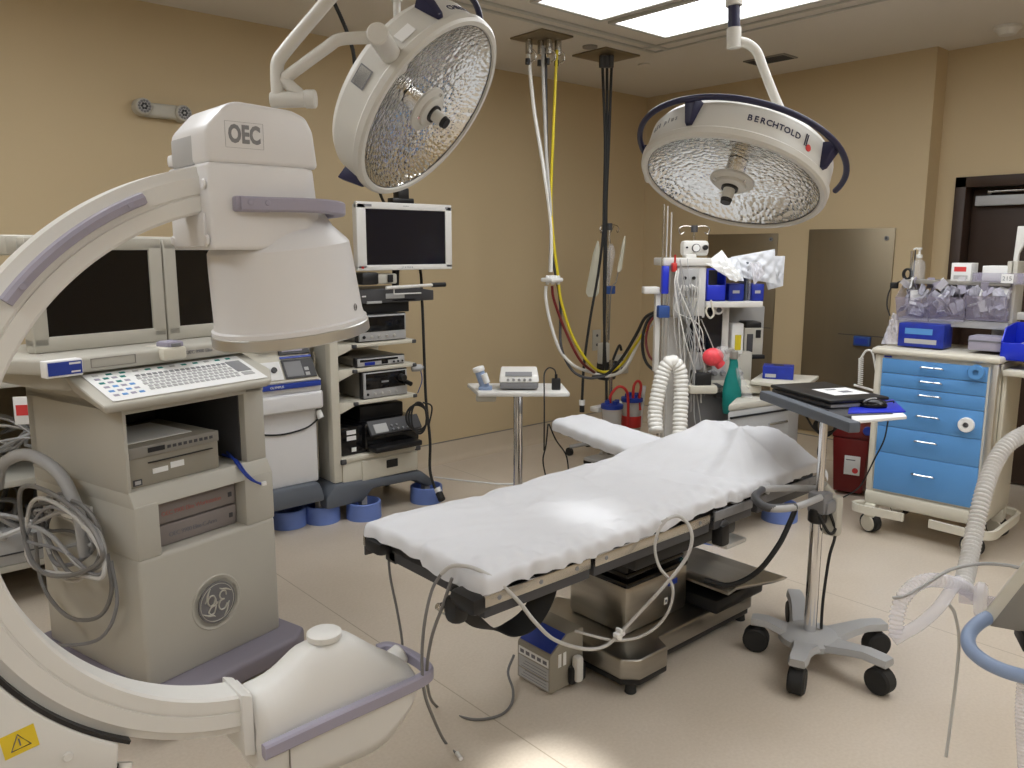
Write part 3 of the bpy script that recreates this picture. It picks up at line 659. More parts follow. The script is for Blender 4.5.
# white sheet over the table
def noise2(x, y, s=0):
    return sin(x*9.1+s+2.3*sin(y*5.3+s))*cos(y*11.7-s+1.9*sin(x*4.1))
def sheet(name, x0, x1, y0, y1, top, hem, skirt=(1, 1, 1, 1), nx=90, ny=44, seed=0.0, wr=.0035, label='', ov=.022, hemf=None):
    """a cloth: flat top, hems falling at the four sides (order x0,x1,y0,y1)"""
    bm = bmesh.new(); V = []
    L = x1-x0; B = y1-y0
    for i in range(nx+1):
        row = []
        for j in range(ny+1):
            a = i/nx; b = j/ny
            Xg = x0+L*a; Yg = y0+B*b
            fx0 = hemf(x0, Yg); fx1 = hemf(x1, Yg); fy0 = hemf(Xg, y0); fy1 = hemf(Xg, y1)
            ux = -fx0+a*(L+fx0+fx1); uy = -fy0+b*(B+fy0+fy1)
            dx = max(0, -ux) if ux < 0 else max(0, ux-L); dy = max(0, -uy) if uy < 0 else max(0, uy-B)
            X = x0+min(max(ux, 0), L); Y = y0+min(max(uy, 0), B)
            d = max(dx, dy)
            z = top(X, Y)
            if d > 0:
                r = .014; e = min(d/r, pi/2)
                out = r*sin(e); dn = r*(1-cos(e))+max(0, d-r*pi/2)
                l_ = sqrt(dx*dx+dy*dy); sx = (-1 if ux < 0 else 1)*(dx/l_); sy = (-1 if uy < 0 else 1)*(dy/l_)
                w_ = (.006*sin((X*38+Y*44)+3*sin(X*13+seed)+seed)+.004*sin(X*91+seed*2)+.003)*min(1, dn/.03)
                X += sx*(out+w_); Y += sy*(out+w_); z -= dn
            z += wr*noise2(X*1.3, Y*1.7, seed)+wr*.5*noise2(X*3.1+1, Y*4.2, seed+1)
            row.append(bm.verts.new((X, Y, z)))
        V.append(row)
    for i in range(nx):
        for j in range(ny): bm.faces.new((V[i][j], V[i+1][j], V[i+1][j+1], V[i][j+1]))
    bmesh.ops.recalc_face_normals(bm, faces=bm.faces)
    bmesh.ops.solidify(bm, geom=bm.faces[:], thickness=.0015)
    M = MB('sheet'); M._add(bm, None); return M
def sm(e0, e1, x):
    t_ = min(1, max(0, (x-e0)/(e1-e0))); return t_*t_*(3-2*t_)
def ttop(x, y):
    z = .708+.008*sm(1.9, 2.1, x)-.006*math.exp(-((x-1.99)/.03)**2)
    z -= .010*math.exp(-((x-1.72-.25*(y-1.9))/.03)**2)*sm(1.9, 2.2, y)
    z -= .006*sm(.22, .31, abs(y-1.9))
    e_ = sm(1.78, 1.62, y) if y < 1.8 else 0
    z += .0035*e_*(sin(61*x+33*y)+sin(97*x-71*y+1.3)*.7+sin(41*x+90*y+.4)*.6)
    for a_, b_, c_, h_ in ((.9, .44, 2.05, .005), (.97, -.24, 1.62, -.005), (.5, .87, 2.62, .004), (.99, .14, 2.62, .006), (.3, -.95, -1.30, .004)):
        z += h_*math.exp(-abs(a_*x+b_*y-c_)/.02)
    return z
def them(x, y):
    return .053+.003*sin(x*7+1)+.003*sin(x*29)+.022*math.exp(-((x-1.34)/.05)**2)*(y < 1.9)
M = sheet('s', 1.32, 2.72, 1.605, 2.195, ttop, .10, seed=.7, nx=150, ny=76, hemf=them)
o = M.build('table_sheet', sharp=80); origin_to(o, (1.9, 1.9, .68)); tag(o, 'white sheet spread over the long flat part of the operating table', 'sheet')
def ptop(x, y):
    z = .702+.085*sm(2.50, 2.86, x+.35*(y-1.6)*0.6)*sm(1.57, 1.78, y)*(1-.55*sm(2.06, 2.22, y))
    z += .032*math.exp(-((x-2.95)/.13)**2-((y-2.03)/.11)**2)+.030*math.exp(-((x-3.06)/.10)**2-((y-1.80)/.12)**2)
    z += .010*math.exp(-(((y-1.62)-.9*(x-2.62))/.035)**2)*sm(2.5, 2.7, x)-.008*math.exp(-(((y-1.90)-.35*(x-2.9))/.03)**2)
    for a_, b_, c_, h_ in ((.8, .6, 2.62, .010), (.35, -.94, -.72, .009), (.97, -.22, 2.42, .008), (.2, .98, 2.33, -.009), (.7, -.7, .75, .008), (.95, .3, 3.45, .008)):
        q_ = a_*x+b_*y-c_; z += 1.9*h_*math.exp(-abs(q_)/.024)*(.6+.4*sin(7*(b_*x-a_*y)))
    z -= .05*sm(3.08, 3.18, x)
    return z
M = sheet('s', 2.50, 3.15, 1.602, 2.19, ptop, .095, seed=2.1, nx=84, ny=76, wr=.005, hemf=lambda x, y: .050+.004*sin(x*19)+.010*sin(y*17)*(x > 3.1)+.03*(y > 2.1))
o = M.build('pillow_drape', sharp=80); origin_to(o, (2.9, 1.9, .72)); tag(o, 'rumpled white sheet heaped over the pillow at the head of the operating table', 'sheet')
# arm board
t = thing('arm_board', 'narrow padded arm board under white cloth sticking out behind the table', 'arm board', (2.84, 2.21, .0))
def ab(x, y): return (x-2.84, y-2.21)
M = MB('black_plastic'); M.prism([ab(2.72, 2.215), ab(2.98, 2.215), ab(3.12, 2.96), ab(2.92, 2.97)], 'z', .628, .645, .006); M.build('board', t)
M = MB('dark_grey'); M.box((-.06, -.01, .60), (.03, .10, .628), .006); M.cyl((.08, .45, .628), (.08, .45, .60), .02, bev=.004); M.cyl((.12, .62, .628), (.12, .62, .598), .016, bev=.004); M.build('bracket', t)
M = MB('sheet')
NA, NB = 40, 18; bm = bmesh.new(); V = []
for i in range(NA+1):
    a = i/NA; row = []
    for j in range(NB+1):
        q = -1.35+2.7*j/NB; s_ = max(-1, min(1, q)); over = abs(q)-1 if abs(q) > 1 else 0
        x0 = 2.69+(.205)*a; x1 = 3.01+(.15)*a; y = 2.225+.775*a
        cx = (x0+x1)/2; hw = (x1-x0)/2; rd = .96 if a < .93 else .96-.25*((a-.93)/.07)**2
        z = .700-.012*abs(s_)**6-over*.13+.003*noise2(a*3+4, q*1.2, 3)
        if a > .96: z -= .5*(a-.96)
        z -= .004*math.exp(-((a-.55-.08*q)/.03)**2)
        X = cx+s_*hw*rd+(.003*sin(a*40+q) if over else 0)
        row.append(bm.verts.new((X-2.84, y-2.21, z)))
    V.append(row)
for i in range(NA):
    for j in range(NB): bm.faces.new((V[i][j], V[i+1][j], V[i+1][j+1], V[i][j+1]))
bm.faces.new([V[NA][j] for j in range(NB+1)]); bm.faces.new([V[0][j] for j in range(NB, -1, -1)])
bmesh.ops.recalc_face_normals(bm, faces=bm.faces); M._add(bm, None); M.build('cloth_cover', t, sharp=70)
M = MB('strap_blue'); M.tube([at(588, 447, 3.95), at(580, 462, 3.93), at(575, 476, 3.9), (2.72, 2.72, .38)], .001, flat=(.018, .0025)); M.build('blue_strap', t)
# safety strap hanging from the rail
t = thing('body_strap', 'wide black strap with metal buckle hanging in a loop below the table foot', 'strap', (1.5, 1.60, .63))
P0 = [at(545, 567, 2.31), at(545, 590, 2.30), at(530, 618, 2.28), at(507, 630, 2.26), at(484, 627, 2.24), at(468, 615, 2.22), at(458, 605, 2.21)]
P = [p_-Vector((1.5, 1.60, .63)) for p_ in P0]
SP = spline(P, 8); path = []
for i, c in enumerate(SP):
    d = (SP[min(i+1, len(SP)-1)]-SP[max(0, i-1)]).normalized(); q = Vector((-.45, .9, 0)); q = (q-d*q.dot(d)).normalized(); path.append((c, q, d.cross(q)))
M = MB('rubber'); M.sweep(path, [(-.036, -.002), (.036, -.002), (.036, .002), (-.036, .002)])
M.tube([P[-1]+Vector((.0, 0, .0)), P[-1]+Vector((-.005, 0, .05)), Vector((-.16, .0, .0))], .001, flat=(.012, .002)); M.build('webbing', t)
M = MB('steel'); e = P[-1]; M.box(e+Vector((-.055, -.02, -.014)), e+Vector((.015, .03, .012)), .006); M.cyl(e+Vector((-.05, 0, 0)), e+Vector((-.075, 0, .02)), .010, bev=.002); M.build('buckle', t)
# tubes and leads round the table foot
def cable(name, pts, r, m, label, n=8, cat='cable', group=None, smooth=6, extra=None, corr=None):
    M = MB(m); M.tube(pts, r, n, smooth=smooth, corr=corr)
    if extra: extra(M)
    o = M.build(name); P = [Vector(p_) for p_ in pts]; origin_to(o, P[0]); return tag(o, label, cat, group)
cable('grey_lead', [at(388, 543, 2.55), at(390, 575, 2.50), at(397, 610, 2.47), at(402, 640, 2.45), at(402, 658, 2.44)], .0042, 'cable_grey', 'thin grey lead hanging from the far foot corner of the table')
cable('grey_lead', [at(441, 574, 2.14), at(432, 590, 2.13), at(425, 620, 2.12), at(422, 655, 2.12), at(424, 690, 2.13), at(432, 715, 2.20), Vector(onz(445, 742, .006)), Vector(onz(460, 757, .006))], .0048, 'cable_grey', 'grey lead hanging from the table foot and ending loose on the floor',
      extra=lambda M: M.cyl(onz(457, 753, .008), onz(461, 759, .008), .007, m='white_plastic'))
cable('grey_lead', [at(452, 578, 2.12), at(443, 605, 2.12), at(431, 640, 2.13), at(427, 680, 2.18), Vector(onz(436, 706, .006)), Vector(onz(470, 719, .006)), Vector(onz(498, 716, .006)), Vector(onz(511, 705, .006)), Vector(onz(513, 690, .02)), at(508, 672, 2.75), at(514, 655, 2.80)], .0048, 'cable_grey', 'grey lead looping from the table foot over the floor to the small boxed unit')
cable('white_tubing', [at(441, 574, 2.13), at(452, 566, 2.12), at(470, 567, 2.10), at(488, 575, 2.09), at(505, 588, 2.10), at(520, 603, 2.12), at(535, 622, 2.16), at(555, 640, 2.25), at(585, 649, 2.35), at(605, 646, 2.40), at(620, 633, 2.42), at(640, 612, 2.42), at(665, 585, 2.42), at(685, 560, 2.43), at(692, 540, 2.44), at(688, 524, 2.46), at(677, 516, 2.48), at(662, 522, 2.47)], .0058, 'cable_light', 'pale tube looping under the table and back up over the side rail', n=10)
cable('white_tubing', [at(668, 518, 2.47), at(658, 532, 2.46), at(655, 550, 2.45), at(660, 568, 2.44), at(670, 580, 2.43), at(673, 594, 2.42), at(668, 612, 2.42), at(655, 628, 2.42), at(636, 638, 2.42), at(612, 640, 2.42), at(590, 635, 2.42), at(575, 631, 2.44)], .0048, 'cable_light', 'second pale tube curling behind the first in front of the steel column',
      extra=lambda M: (M.box(at(619, 634, 2.42)-Vector((.02, .012, .008)), at(619, 634, 2.42)+Vector((.02, .012, .008)), .005, m='paper'), M.box(at(619, 634, 2.42)-Vector((.006, .012, .02)), at(619, 634, 2.42)+Vector((.006, .012, .02)), .004, m='paper')), n=10)
# small boxed unit on the floor
t = thing('pump_unit', 'small grey floor unit with a blue sloping top, at the table base', 'pump', (1.94, 1.985, 0))
M = MB('light_grey'); M.prism([(-.085, .012), (-.085, .155), (.0, .215), (.085, .215), (.085, .012)], 'x', -.09, .085, .006, m='device_tan', M=Matrix.Rotation(pi, 4, 'Z')@Matrix.Identity(4)); 
M.mats = ['device_tan']; cs = M.build('case', t)
cs.rotation_euler = (0, 0, radians(90))
for v in cs.data.vertices: pass
M = MB('blue_label'); M.hexa([(-.078, -.080, .1625), (-.078, .080, .1625), (-.004, .080, .2145), (-.004, -.080, .2145)], [(-.080, -.080, .165), (-.080, .080, .165), (-.006, .080, .217), (-.006, -.080, .217)]); tp = M.build('blue_top', t)
M = MB('print_grey'); lf = Matrix.Translation((-.0915, .0, .125)) @ Matrix.Rotation(-pi/2, 4, 'Z') @ Matrix.Rotation(pi/2, 4, 'X')
M.box((-.0875, -.078, .11), (-.0860, .078, .14), 0, m='paper'); M.box((-.0875, -.078, .062), (-.0860, .078, .104), 0, m='light_grey'); M.box((-.0875, -.078, .022), (-.0860, .078, .055), 0, m='light_grey')
for k in range(5): M.box((-.0880, -.070+.03*k, .118), (-.0870, -.050+.03*k, .132), 0, m='print_grey')
for k in range(6): M.box((-.0880, -.07, .03+.012*k), (-.0870, .065-.01*(k % 3), .032+.012*k), 0)
M.build('label', t)
M = MB('paper'); M.box((-.045, -.0865, .10), (-.03, -.0850, .15), 0); M.box((-.02, -.0865, .10), (-.005, -.0850, .15), 0); M.build('side_label', t)
M = MB('white_plastic'); M.box((.03, -.12, .03), (.065, -.085, .13), .012, M=Matrix.Rotation(radians(-8), 4, 'Z')); M.build('hook', t)
M = MB('black_plastic'); M.box((.0, -.11, .02), (.08, -.084, .09), .012); M.build('side_grip', t)

# ================================================================ SURGICAL LAMPS
def lamp_matrix(c, ray, ix, iy, cosv, spin=0):
    """frame whose +Z is the direction the lamp faces; ix,iy: lean of the axis seen across the ray (right, up)"""
    fw = ray.normalized(); rt = fw.cross(Vector((0, 0, 1))).normalized(); up = rt.cross(fw)
    sv = sqrt(1-cosv*cosv); l = sqrt(ix*ix+iy*iy); n = (-fw*cosv+(rt*ix/l+up*iy/l)*sv).normalized()
    x = (rt-n*rt.dot(n)).normalized(); y = n.cross(x)
    return Matrix((( x.x, y.x, n.x, c.x), (x.y, y.y, n.y, c.y), (x.z, y.z, n.z, c.z), (0, 0, 0, 1)))
def surgical_lamp(c, Mx, label, words, rail, mounts, knob, arms):
    t = thing('surgical_lamp', label, 'surgical lamp', c); Q = Matrix.Translation(-Vector(c)) @ Mx; R = .33
    def P(a, r, z): return Vector((r*cos(radians(a)), r*sin(radians(a)), z))
    M = MB('lamp_white'); M.T = Q
    M.lathe([(R-.026, .0), (R-.022, .008), (R-.008, .008), (R, .0), (R+.002, -.02), (R-.006, -.028), (R-.008, -.115), (R-.02, -.135), (.20, -.185), (.08, -.20), (0, -.20)], n=72); bd = M.build('lamp_body', t, sharp=28)
    M = MB('reflector'); M.T = Q; M.lathe([(R-.026, -.003), (.27, -.035), (.20, -.065), (.12, -.085), (.055, -.092), (.0, -.092)], n=72); M.build('reflector', t)
    M = MB('dark_grey'); M.T = Q; M.lathe([(R-.027, .001), (R-.023, .0015), (R-.023, -.004), (R-.028, -.004)], n=72); M.build('seal', bd)
    M = MB('lamp_white'); M.T = Q
    M.lathe([(0, -.02), (.072, -.02), (.078, -.016), (.078, -.008), (.070, -.002), (.055, .0), (.054, .010), (.048, .014), (0, .014)], n=40); M.cyl((0, 0, -.09), (0, 0, -.02), .035, n=24, m='chrome')
    for k in range(3): a = 40+120*k; M.cyl(P(a, .062, -.004), P(a, .062, .006), .005, n=10, m='chrome')
    hb = M.build('centre_hub', t)
    M = MB('black_plastic'); M.T = Q; M.cyl((0, 0, .014), (0, 0, .022), .030, n=24); M.cyl((0, 0, .022), (0, 0, .06), .021, n=24, m='lamp_white'); M.cyl((0, 0, .058), (0, 0, .075), .021, .018, n=24); M.build('grip', hb)
    M = MB('navy'); M.T = Q; a0, a1, rr = rail; n_ = int(abs(a1-a0)/5)
    M.tube([P(a0+(a1-a0)*k/n_, rr, -.105) for k in range(n_+1)], .0105, 10, smooth=0); M.build('rim_rail', t)
    for a in mounts:
        M = MB('navy'); M.T = Q; u = P(a, 1, 0); v = Vector((-u.y, u.x, 0)); 
        lo = [u*(R-.012)+v*.028+Vector((0, 0, -.115)), u*(R-.012)-v*.028+Vector((0, 0, -.115)), u*(rr)-v*.022+Vector((0, 0, -.118)), u*rr+v*.022+Vector((0, 0, -.118))]
        hi = [u*(R-.006)+v*.012+Vector((0, 0, -.030)), u*(R-.006)-v*.012+Vector((0, 0, -.030)), u*(R+.010)-v*.010+Vector((0, 0, -.035)), u*(R+.010)+v*.010+Vector((0, 0, -.035))]
        M.hexa(lo, hi, .003); M.build('rail_mount', t)
    for a, z, body, size, mm in words:
        M = MB(mm); w_ = size*.74; tot = w_*(len(body)-1)
        for i, ch in enumerate(body):
            if ch == ' ': continue
            th_ = radians(a)-(tot/2-i*w_)/(R)*-1*(-1)
            th_ = radians(a)+(tot/2-i*w_)/R
            u = Vector((cos(th_), sin(th_), 0)); v = Vector((sin(th_), -cos(th_), 0)); k = Vector((0, 0, -1))
            rr_ = R-.0068
            Mm = Matrix(((v.x, k.x, u.x, u.x*rr_), (v.y, k.y, u.y, u.y*rr_), (v.z, k.z, u.z, z), (0, 0, 0, 1)))
            M.T = Q; M.text(ch, size, Mm, bold=size*.02)
        M.build('lettering', bd)
    if knob:
        M = MB('lamp_white'); M.T = Q; M.cyl(P(knob, R-.02, -.05), P(knob, R+.045, -.05), .024, n=24, bev=.004); M.build('side_pivot', t)
    M = MB('lamp_white'); M.T = Matrix.Translation(-Vector(c))
    arms(M); M.build('arm', t)
    return t, Q, P
cR = at(731, 184, 2.95); rR = at(731, 184, 1)-Vector((0, 0, EYE)); MR = lamp_matrix(cR, rR, -.25, -.965, .45)
def armR(M):
    top = at(734, -70, 3.02); M.cyl(at(734, 48, 3.0), at(734, 28, 3.0), .025, n=24); M.cyl(at(734, 29, 3.0), at(734, 5, 3.0), .021, n=24, m='navy'); M.cyl(at(734, 6, 3.0), at(734, -8, 3.0), .03, n=24)
    q = at(734, 0, 3.0); M.cyl(q, (q.x, q.y, CEIL), .022, n=20); M.cyl((q.x, q.y, CEIL-.05), (q.x, q.y, CEIL), .09, n=32, bev=.004)
    M.tube([at(738, 41, 3.0), at(748, 44, 3.0), at(757, 52, 3.0), at(764, 70, 3.0), at(775, 98, 2.99), at(790, 132, 2.97), at(797, 160, 2.94)], .0165, 14)
    b = MR @ Vector((0, 0, -.20)); M.tube([at(797, 158, 2.94), (at(797, 160, 2.94)+b)/2-Vector((0, 0, .0)), b], .0165, 12); M.cyl(b, MR @ Vector((0, 0, -.16)), .05, n=24)
# angle in the lamp plane of a seen direction
def lang(Mx, c, u, v, z=-.07, R=.325):
    d_ = (at(u, v, 1.0)-Vector((0, 0, EYE))).normalized(); e = Vector((0, 0, EYE))
    def err(a):
        q = (Mx @ Vector((R*cos(a), R*sin(a), z)))-e; return (q.normalized()-d_).length
    return math.degrees(min([radians(k) for k in range(0, 360, 1)], key=err))
aR = lambda u, v: lang(MR, cR, u, v)
a1, a2, a3, a4 = aR(640, 165), aR(692, 118), aR(822, 160), aR(838, 200)
aw1, aw2, ak = aR(769, 141), aR(668, 133), aR(640, 190)
def near(a, ref):
    while a-ref > 180: a -= 360
    while a-ref < -180: a += 360
    return a
m_ = a2; e0 = near(a1, m_); e1 = near(a4, m_)
tR = surgical_lamp(cR, MR, 'surgical lamp over the table head, dark blue rail and maker name on its rim', [(aw1, -.072, 'BERCHTOLD', .029, 'navy'), (aw2, -.075, 'chromophare e650 plus'[13:], .026, 'mid_grey')], (e0+6, near(aR(836, 212), m_), .366), [a1, a2, a3], ak, armR)
tt, Q, P_ = tR
M = MB('navy'); M.T = Q; aw = near(aR(803, 152), m_); aw = aw; R = .33
u = Vector((cos(radians(aw)), sin(radians(aw)), 0)); M.cyl(u*(R-.010)+Vector((0, 0, -.055)), u*(R-.005)+Vector((0, 0, -.055)), .0115, n=20, m='red')
v = Vector((-u.y, u.x, 0)); 
for s_ in (.012, .020): M.tube([u*(R-.006)+v*s_+Vector((0, 0, -.095)), u*(R-.006)+v*s_+Vector((0, 0, -.055))], .0022, 6)
M.build('maker_mark', tt)
cL = at(430, 111, 2.80); rL = at(430, 111, 1)-Vector((0, 0, EYE)); ML = lamp_matrix(cL, rL, .80, -.60, .45)
def armL(M):
    a = at(398, 66, 2.62); b = at(377, 33, 2.34); M.cyl(a, b, .031, n=28, bev=.004)
    M.tube([at(375, 38, 2.38), at(356, 38, 2.36), at(338, 40, 2.34), at(326, 48, 2.34), at(288, 76, 2.34), at(284, 80, 2.34), at(305, 99, 2.34)], .0165, 14)
    M.cyl(at(271, 100, 2.34), at(314, 99, 2.34), .022, n=24, bev=.003); M.cyl(at(305, 99, 2.34), at(316, 99, 2.34), .025, n=24, bev=.003)
    M.tube([at(278, 96, 2.34), at(277, 75, 2.34), at(278, 62, 2.34), at(286, 50, 2.34), at(300, 33, 2.34), at(330, -2, 2.34), at(380, -60, 2.36)], .0185, 14)
    q = at(380, -60, 2.36); M.tube([q, q+Vector((.1, -.1, .1)), Vector((q.x+.14, q.y-.14, CEIL))], .024, 14)
aL = lambda u, v: lang(ML, cL, u, v)
l1, l2, l3 = aL(433, 12), aL(500, 8), aL(347, 196)
ttL, QL, PL = surgical_lamp(cL, ML, 'surgical lamp at the top centre-left, tilted sideways on a bent double arm', [(near(aL(466, 12), l1), -.066, 'CHROMOPHARE', .031, 'navy')], (l1+4, near(l2, l1)-22, .366), [l1+1, near(l2, l1)-18, l3], None, armL)
M = MB('print_grey'); M.T = QL
def plate(a, z, w, h, mm):
    u = Vector((cos(radians(a)), sin(radians(a)), 0)); v = Vector((-u.y, u.x, 0)); r0 = .3245
    M.hexa([u*r0+v*w+Vector((0, 0, z-h)), u*r0-v*w+Vector((0, 0, z-h)), u*r0-v*w+Vector((0, 0, z+h)), u*r0+v*w+Vector((0, 0, z+h))], [u*(r0+.002)+v*w+Vector((0, 0, z-h)), u*(r0+.002)-v*w+Vector((0, 0, z-h)), u*(r0+.002)-v*w+Vector((0, 0, z+h)), u*(r0+.002)+v*w+Vector((0, 0, z+h))], 0, m=mm)
plate(near(aL(370, 82), l1), -.08, .032, .024, 'mid_grey'); plate(near(aL(370, 82), l1)+.0, -.08, .028, .020, 'lamp_white'); M.build('rating_plate', ttL)
M = MB('paper'); M.T = QL; plate(near(aL(410, 42), l1), -.06, .03, .017, 'paper'); M.build('label', ttL)
# second lamp's post between the arms
M = MB('lamp_white'); q = at(397, 16, 3.2); M.cyl((q.x, q.y, q.z+.05), (q.x, q.y, CEIL), .021, n=20); M.cyl((q.x, q.y, q.z-.12), (q.x, q.y, q.z+.06), .014, n=20); o = M.build('ceiling_post'); tag(o, 'thin white post coming down from the ceiling just above the tilted surgical lamp', 'post')
# ================================================================ ENDOSCOPY TOWER (front y = 4.05)
T = Frame(2.5, 4.05, 0)
t = thing('endoscopy_tower', 'tall cream equipment tower with shelves, drawer and grey base by the wall', 'equipment cart', T.loc)
M = MB('cream_plastic'); M.box((-.295, 0, .24), (-.24, .06, 1.60), .01); M.box((-.295, .42, .24), (-.24, .50, 1.62), .01); M.box((-.285, .02, .24), (-.27, .48, 1.5), 0, m='beige_plastic'); M.box((-.24, .44, .3), (.30, .47, 1.25), .005); M.build('upright', t)
for z, y0 in ((1.018, .0), (.873, .0), (.682, .0)):
    M = MB('cream_plastic'); M.box((-.145, y0, z), (.285, .48, z+.024), .006); M.prism([(-.245, z-.045), (-.14, z-.006), (-.14, z+.020), (-.245, z+.024)], 'y', .01, .46, .004)
    sh = M.build('shelf', t)
    for x in (-.135, .277):
        M = MB('dark_grey'); M.box((x-.014, -.006, z-.002), (x+.014, .03, z+.020), .005); M.build('corner_pad', sh)
M = MB('cream_plastic'); M.box((-.24, .0, .215), (.29, .45, .36), .015); M.box((-.25, -.01, .355), (.30, .46, .385), .008); cb = M.build('drawer_cabinet', t)
M = MB('cream_plastic'); M.box((-.115, -.012, .225), (.28, .005, .345), .006); dr = M.build('drawer', cb)
M = MB('black_plastic'); M.box((.05, -.018, .275), (.13, -.010, .325), .006); M.build('handle', dr)
for x in (-.235, .285): M = MB('dark_grey'); M.box((x-.018, -.016, .345), (x+.018, .03, .378), .008); M.build('corner_pad', cb)
M = MB('slate'); M.prism([(-.36, .10), (-.36, .17), (-.30, .24), (.30, .215), (.38, .15), (.40, .10), (.34, .10), (.26, .16), (-.05, .165), (-.12, .10)], 'y', -.02, .50, .02); M.build('base', t)
for x, y in ((-.10, .02), (.36, .02), (-.10, .45), (.34, .45)):
    M = MB('rubber'); M.cyl((x-.015, y, .04), (x+.015, y, .04), .04, n=18, bev=.006); M.box((x-.02, y-.02, .07), (x+.02, y+.03, .125), .006, m='light_grey'); M.build('caster', t)
M = MB('light_grey'); M.cyl((.27, .02, .86), (.33, .0, .86), .022, n=20, bev=.004); M.cyl((.30, .01, .86), (.34, -.005, .86), .012, m='cable_grey'); M.tube([(.32, 0, .85), (.33, .0, .78), (.31, .02, .70)], .003, 6, m='strap_blue'); M.build('camera_holder', t)
def tower_device(nm, label, b, y, dep, style, cat='medical device'):
    x0, x1, z0, z1 = b; c = (x0+x1)/2; w_ = (x1-x0)/2; h = z1-z0
    d = thing(nm, label, cat, T.w(c, y, z0)); M = MB('black_plastic'); M.box((-w_+.003, .012, .003), (w_-.003, dep, h-.003), .003, m='warm_grey'); M.box((-w_-.004, .004, 0), (w_+.004, .035, h), .004, m='black_plastic'); M.build('case', d)
    M = MB('light_grey'); M.box((-w_+.006, -.006, .004), (w_-.002, .008, h-.006), .003); f = M.build('front_panel', d)
    M = MB('black_gloss')
    if style == 1:
        M.box((-w_+.028, -.009, h*.36), (w_-.012, -.004, h-.014), .002); M.build('display', f)
        for k in range(5): M = MB('aluminium' if k else 'black_plastic'); xk = -w_+.035+k*.052; M.cyl((xk, -.006, h*.18), (xk, -.014, h*.18), .010, n=16, bev=.002); M.build('knob', f)
        M = MB('paper'); M.box((-w_+.03, -.0095, h-.03), (-w_+.055, -.009, h-.02), 0); M.build('label', f)
    elif style == 2:
        M.box((-w_+.02, -.008, h*.55), (w_-.05, -.004, h-.012), .001); M.box((0, -.009, h*.2), (.045, -.004, h*.62), .001); M.build('display', f)
        M = MB('box_blue'); M.box((-w_+.05, -.0085, h*.15), (-w_+.12, -.004, h*.5), .002); M.build('label', f)
        for k in range(3): M = MB('black_plastic'); xk = -w_+.03; M.cyl((w_-.02-.03*k, -.006, h*.3), (w_-.02-.03*k, -.012, h*.3), .006, n=12); M.build('button', f)
    else:
        M.box((-w_+.02, -.009, h*.34), (w_-.015, -.004, h-.012), .002); M.box((-.03, -.0095, h*.55), (.02, -.0085, h*.62), 0, m='mid_grey'); M.build('display', f)
        M = MB('black_plastic'); M.cyl((w_-.05, -.008, h*.68), (w_-.05, -.05, h*.66), .022, n=18, bev=.004); M.cyl((w_-.02, -.008, h*.5), (w_-.01, -.06, h*.42), .014, n=14); M.build('connector', f)
        for k in range(5): M = MB('aluminium' if k else 'black_plastic'); xk = -w_+.03+k*.05; M.cyl((xk, -.006, h*.17), (xk, -.013, h*.17), .008, n=16, bev=.002); M.build('knob', f)
    return d
tower_device('video_processor', 'upper boxed camera processor with dark display on the tower top shelf', (-.105, .225, 1.046, 1.205), .01, .38, 1)
tower_device('image_capture_unit', 'slim recorder with a blue tag on the tower second shelf', (-.12, .21, .900, .955), .01, .38, 2)
tower_device('light_source', 'boxed light source with black connector on the tower third shelf', (-.085, .225, .709, .870), .01, .38, 3)
d = thing('cd_drive_unit', 'flat dark unit lying under the tower monitor, above the boxed processor', 'medical device', T.w(.12, .02, 1.206))
M = MB('black_plastic'); M.box((-.25, .03, .0), (.16, .34, .075), .004); M.box((-.25, -.01, .062), (.22, .34, .145), .006, m='dark_grey'); M.build('case', d)
M = MB('mid_grey'); M.box((-.16, -.015, .060), (-.06, -.004, .075), .002, m='light_grey'); M.box((-.03, -.014, .085), (.10, -.008, .115), .002, m='light_grey'); M.box((-.19, -.013, .10), (-.165, -.009, .108), 0, m='paper'); M.build('front_panel', d)
M = MB('dark_grey'); M.prism([(.20, .06), (.36, .06), (.36, .12), (.20, .145)], 'y', .05, .30, .004); M.build('side_tray', d)
M = MB('black_plastic'); p0 = T.p(370, 283, -.02); M.box(p0+Vector((-.06, -.02, -.01)), p0+Vector((.05, .10, .06)), .012); M.box(p0+Vector((.05, .02, -.01)), p0+Vector((.20, .12, .05)), .01, m='beige_plastic'); M.box(p0+Vector((.13, .0, .0)), p0+Vector((.16, .02, .045)), .004)
a = T.p(386, 288, -.04); b = T.p(432, 285, -.04); c = T.p(445, 284.5, -.04); M.cyl(a, b, .010, n=14, m='white_plastic'); M.cyl(b, c, .014, n=16)
M.cyl(T.p(394, 289, -.03), T.p(394, 294, -.03), .004, n=8, m='white_plastic'); M.cyl(T.p(394, 294, -.03), T.p(421, 293, -.03), .004, n=8, m='white_plastic'); o = M.build('camera_head'); o.location = T.loc; tag(o, 'camera handpiece with a white rod and black tip lying below the tower monitor', 'camera')
